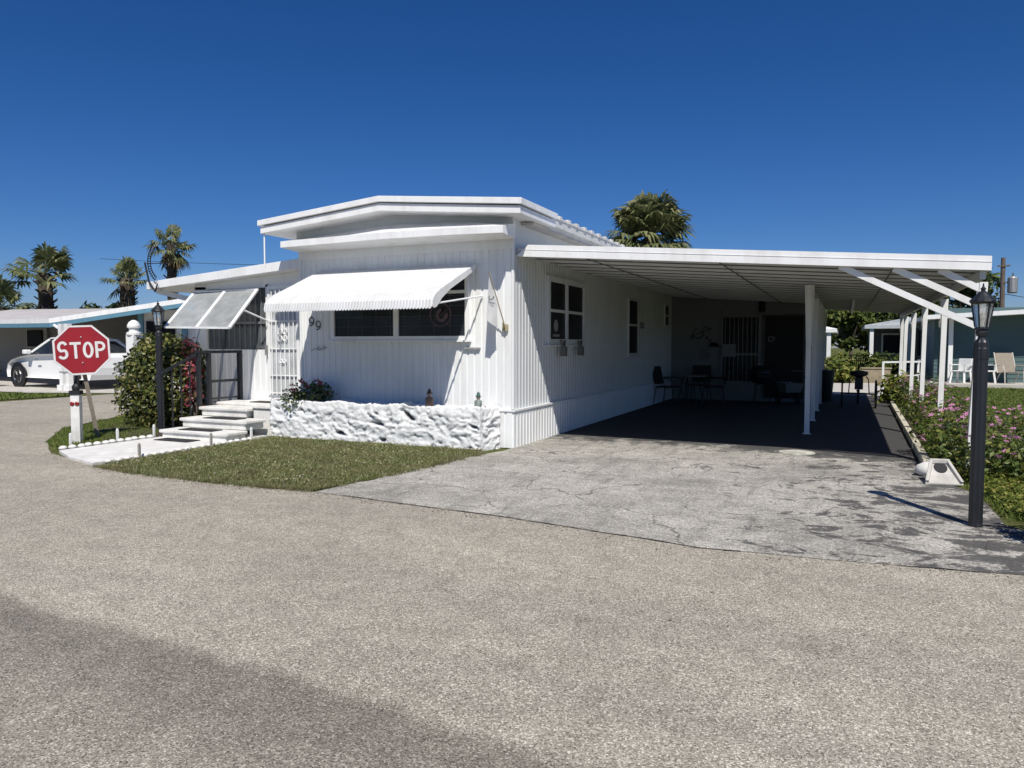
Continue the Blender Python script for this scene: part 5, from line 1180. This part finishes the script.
def car(label, loc, rz):
    t = thing('parked_car', label, 'car', loc, rz)            # front = +X, left side = +Y
    side = [(-2.30,0.42),(-2.33,0.62),(-2.30,0.92),(-2.15,1.00),(-1.55,1.04),(0.75,0.98),(1.30,0.92),(1.78,0.82),(1.98,0.70),(2.06,0.50),(2.02,0.30),(-2.22,0.28)]
    m = MB(); n = len(side); secs = [(-0.86,0.96),(-0.90,1.0),(0.90,1.0),(0.86,0.96)]; vs = []
    ys = [-0.78,-0.88,-0.90,0.90,0.88,0.78]; sc_ = [0.93,0.985,1,1,0.985,0.93]
    for y_, s_ in zip(ys, sc_):
        for (x, z) in side: vs.append((x*(0.96+0.04*(s_ > 0.95)), y_ + 0.0, 0.62+(z-0.62)*s_))
    fs = [tuple(range(n)), tuple(range(5*n,6*n))[::-1]]
    for k in range(5):
        for i in range(n): fs.append((k*n+(i+1) % n, k*n+i, (k+1)*n+i, (k+1)*n+(i+1) % n))
    m.add(vs, fs); obj('body', m, CARP, t, local=True, bevel=0.05, recalc=True)
    gh_ = [(-1.75,1.0),(-1.05,1.42),(-0.6,1.47),(0.05,1.45),(0.95,0.97)]
    m = MB(); vs = []
    for s_ in (-1,1):
        for (x, z) in gh_: vs.append((x, s_*(0.82 if z < 1.1 else 0.64), z))
    m.add(vs, [(0,1,2,3,4),(9,8,7,6,5)]+[(i+1,i,5+i,5+i+1) for i in range(4)]); obj('window', m, GLASS, t, local=True, recalc=True)
    m = MB(); m.prism([(-1.15,1.385),(-0.6,1.475),(0.05,1.455),(0.22,1.37),(0.05,1.49),(-0.6,1.515),(-1.1,1.44)], 'y', -0.66, 0.66)
    for s_ in (-1,1):
        m.bar((0.10,s_*0.655,1.43),(0.95,s_*0.83,0.98),0.05,0.06); m.bar((-1.08,s_*0.655,1.42),(-1.75,s_*0.83,1.0),0.10,0.06); m.bar((-0.45,s_*0.665,1.46),(-0.50,s_*0.835,1.0),0.07,0.03)
    obj('roof', m, CARP, t, local=True)
    for (x, y_) in ((1.42,0.82),(1.42,-0.82),(-1.33,0.82),(-1.33,-0.82)):
        s_ = 1 if y_ > 0 else -1
        a = MB(); a.lathe([(0.40,0),(0.40,0.02)], (0,0,0), 24); a.xf(Matrix.Translation((x,y_+s_*0.068,0.36)) @ Matrix.Rotation(-s_*PI/2,4,'X')); 
        wq = MB(); wq.ring((x,y_,0.33), 0.24, 0.09, (0,1,0), 26, 8)
        wq.xf(Matrix.Translation((0,s_*0.02,0)))
        wo = obj('wheel', wq, RUB, t, local=True, smooth=True)
        rm = MB(); rm.ring((x,y_+s_*0.09,0.33), 0.20, 0.018, (0,1,0), 22, 5)
        for k in range(7): an = 2*PI*k/7; rm.bar((x,y_+s_*0.09,0.33),(x+0.2*math.cos(an),y_+s_*0.085,0.33+0.2*math.sin(an)),0.035,0.02)
        obj('rim', rm, CHROME, wo, local=True)
        obj('wheel_arch', a, BLACK, t, local=True)
    for s_ in (-1,1):
        obj('tail_light', MB().box(-2.36,-2.22,s_*0.72-0.14,s_*0.72+0.14,0.76,0.92), RED, t, local=True, bevel=0.02)
        obj('headlight', MB().box(1.84,2.0,s_*0.70-0.14,s_*0.70+0.14,0.62,0.74), CHROME, t, local=True, bevel=0.02)
        obj('mirror', MB().box(0.72,0.90,s_*0.95-0.09,s_*0.95+0.09,1.0,1.13), CARP, t, local=True, bevel=0.03)
        for x in (0.35,-0.75): obj('door_handle', MB().box(x-0.09,x+0.09,s_*0.915-0.012,s_*0.915+0.012,0.84,0.87), CHROME, t, local=True)
    obj('license_plate', MB().box(-2.37,-2.345,-0.24,0.24,0.62,0.76), simple('plate', (0.45,0.47,0.45), 0.5), t, local=True)
    return t
cr_ = car('white sedan parked under the carport across the side street', (-24.62,17.38,0.006), math.radians(175)); cr_.scale = (1.15,1.15,1.15)

t = thing('garden_pillar', 'white post with a domed cap rising behind the hedge', 'post', (-15.8,12.7,0))
obj('post', MB().box(-0.13,0.13,-0.13,0.13,0,1.72), WHITE, t, local=True, bevel=0.01)
obj('cap', MB().lathe([(0.17,1.721),(0.17,1.78),(0.11,1.80),(0.11,1.88),(0.15,1.90),(0.15,1.95),(0.11,2.03),(0.04,2.08)], (0,0,0), 14), WHITE, t, local=True, smooth=False)
shrub('low green shrub at the left edge before the white car', (-27.6,16.1,0), (0.55,0.5,0.6), TREE, 800, 0.14)

fan_palm('fan_palm', 'tall fan palm with drooping fronds at the far left', (-44.4,29.6,0), 5.75, 2.5, 19, 0.42, 11, bulge=1.0, dry=0, emin=-12)
fan_palm('fan_palm', 'smaller fan palm left of the curved antenna', (-42.6,33.8,0), 5.75, 1.7, 22, 0.40, 12, bulge=1.1, dry=1, emin=-14)
fan_palm('fan_palm', 'tallest fan palm behind the curved antenna', (-45.9,40.2,0), 8.9, 1.9, 24, 0.36, 13, bulge=0.9, dry=4, droop=0.5, emin=-50)
fan_palm('fan_palm', 'dark palm half hidden at the left picture edge', (-43.6,26.4,0), 3.5, 2.2, 24, 0.3, 14, bulge=1.0, dry=0)
fan_palm('fan_palm', 'full crowned fan palm rising behind the carport roof', (-10.3,41.9,0), 7.7, 3.05, 80, 0.3, 17, bulge=1.0, dry=5, droop=0.42, emin=-35)
tree('garden_tree', 'dark rounded treetop between the left palms', (-45,34.5,0), 4.9, (2.1,1.6,1.5), TREE, 1500, 0.36, 10, None, 3.6)

# ------------------------------------------------------------------ light, sky, camera
az = Vector((0.49,-0.87,0)).normalized(); el = math.radians(53)
sv = Vector((az.x*math.cos(el), az.y*math.cos(el), math.sin(el)))
L = bpy.data.lights.new('sun', 'SUN'); L.energy = 5.0; L.angle = math.radians(0.5); L.color = (1.0,0.955,0.88)
lo = bpy.data.objects.new('sun', L); COL.objects.link(lo); lo.rotation_euler = sv.to_track_quat('Z','Y').to_euler(); lo.location = (10,-10,20)
wd = bpy.data.worlds.new('World'); scene.world = wd; wd.use_nodes = True; nt = wd.node_tree
bg = nt.nodes['Background']; sk = nt.nodes.new('ShaderNodeTexSky'); sk.sky_type = 'NISHITA'; sk.sun_disc = False
sk.sun_elevation = el; sk.sun_rotation = math.atan2(az.x, az.y); sk.air_density = 1.0; sk.dust_density = 0.15; sk.ozone_density = 1.6; sk.altitude = 0
hs = nt.nodes.new('ShaderNodeHueSaturation'); hs.inputs['Saturation'].default_value = 1.32; hs.inputs['Value'].default_value = 0.9; hs.inputs['Hue'].default_value = 0.506
nt.links.new(sk.outputs[0], hs.inputs['Color']); tc = nt.nodes.new('ShaderNodeTexCoord'); sz = nt.nodes.new('ShaderNodeSeparateXYZ'); nt.links.new(tc.outputs['Generated'], sz.inputs[0]); tr_ = ramp(nt, [(0.0, (0.66,0.80,1.45)), (0.10, (0.54,0.82,1.34)), (0.30, (0.49,0.85,1.25))]); nt.links.new(sz.outputs[2], tr_.inputs[0])
nt.links.new(mix(nt, 1.0, hs.outputs[0], tr_.outputs[0], 'MULTIPLY'), bg.inputs['Color']); bg.inputs['Strength'].default_value = 0.062

cam = bpy.data.cameras.new('camera'); co = bpy.data.objects.new('camera', cam); COL.objects.link(co)
cam.sensor_width = 36; cam.lens = 740/1024*36; cam.clip_end = 2000
co.location = (0,0,1.5); co.rotation_euler = (math.radians(90)-math.atan(40/740), 0, math.radians(24.2))
scene.camera = co
scene.view_settings.view_transform = 'Standard'; scene.view_settings.look = 'None'; scene.view_settings.exposure = 0
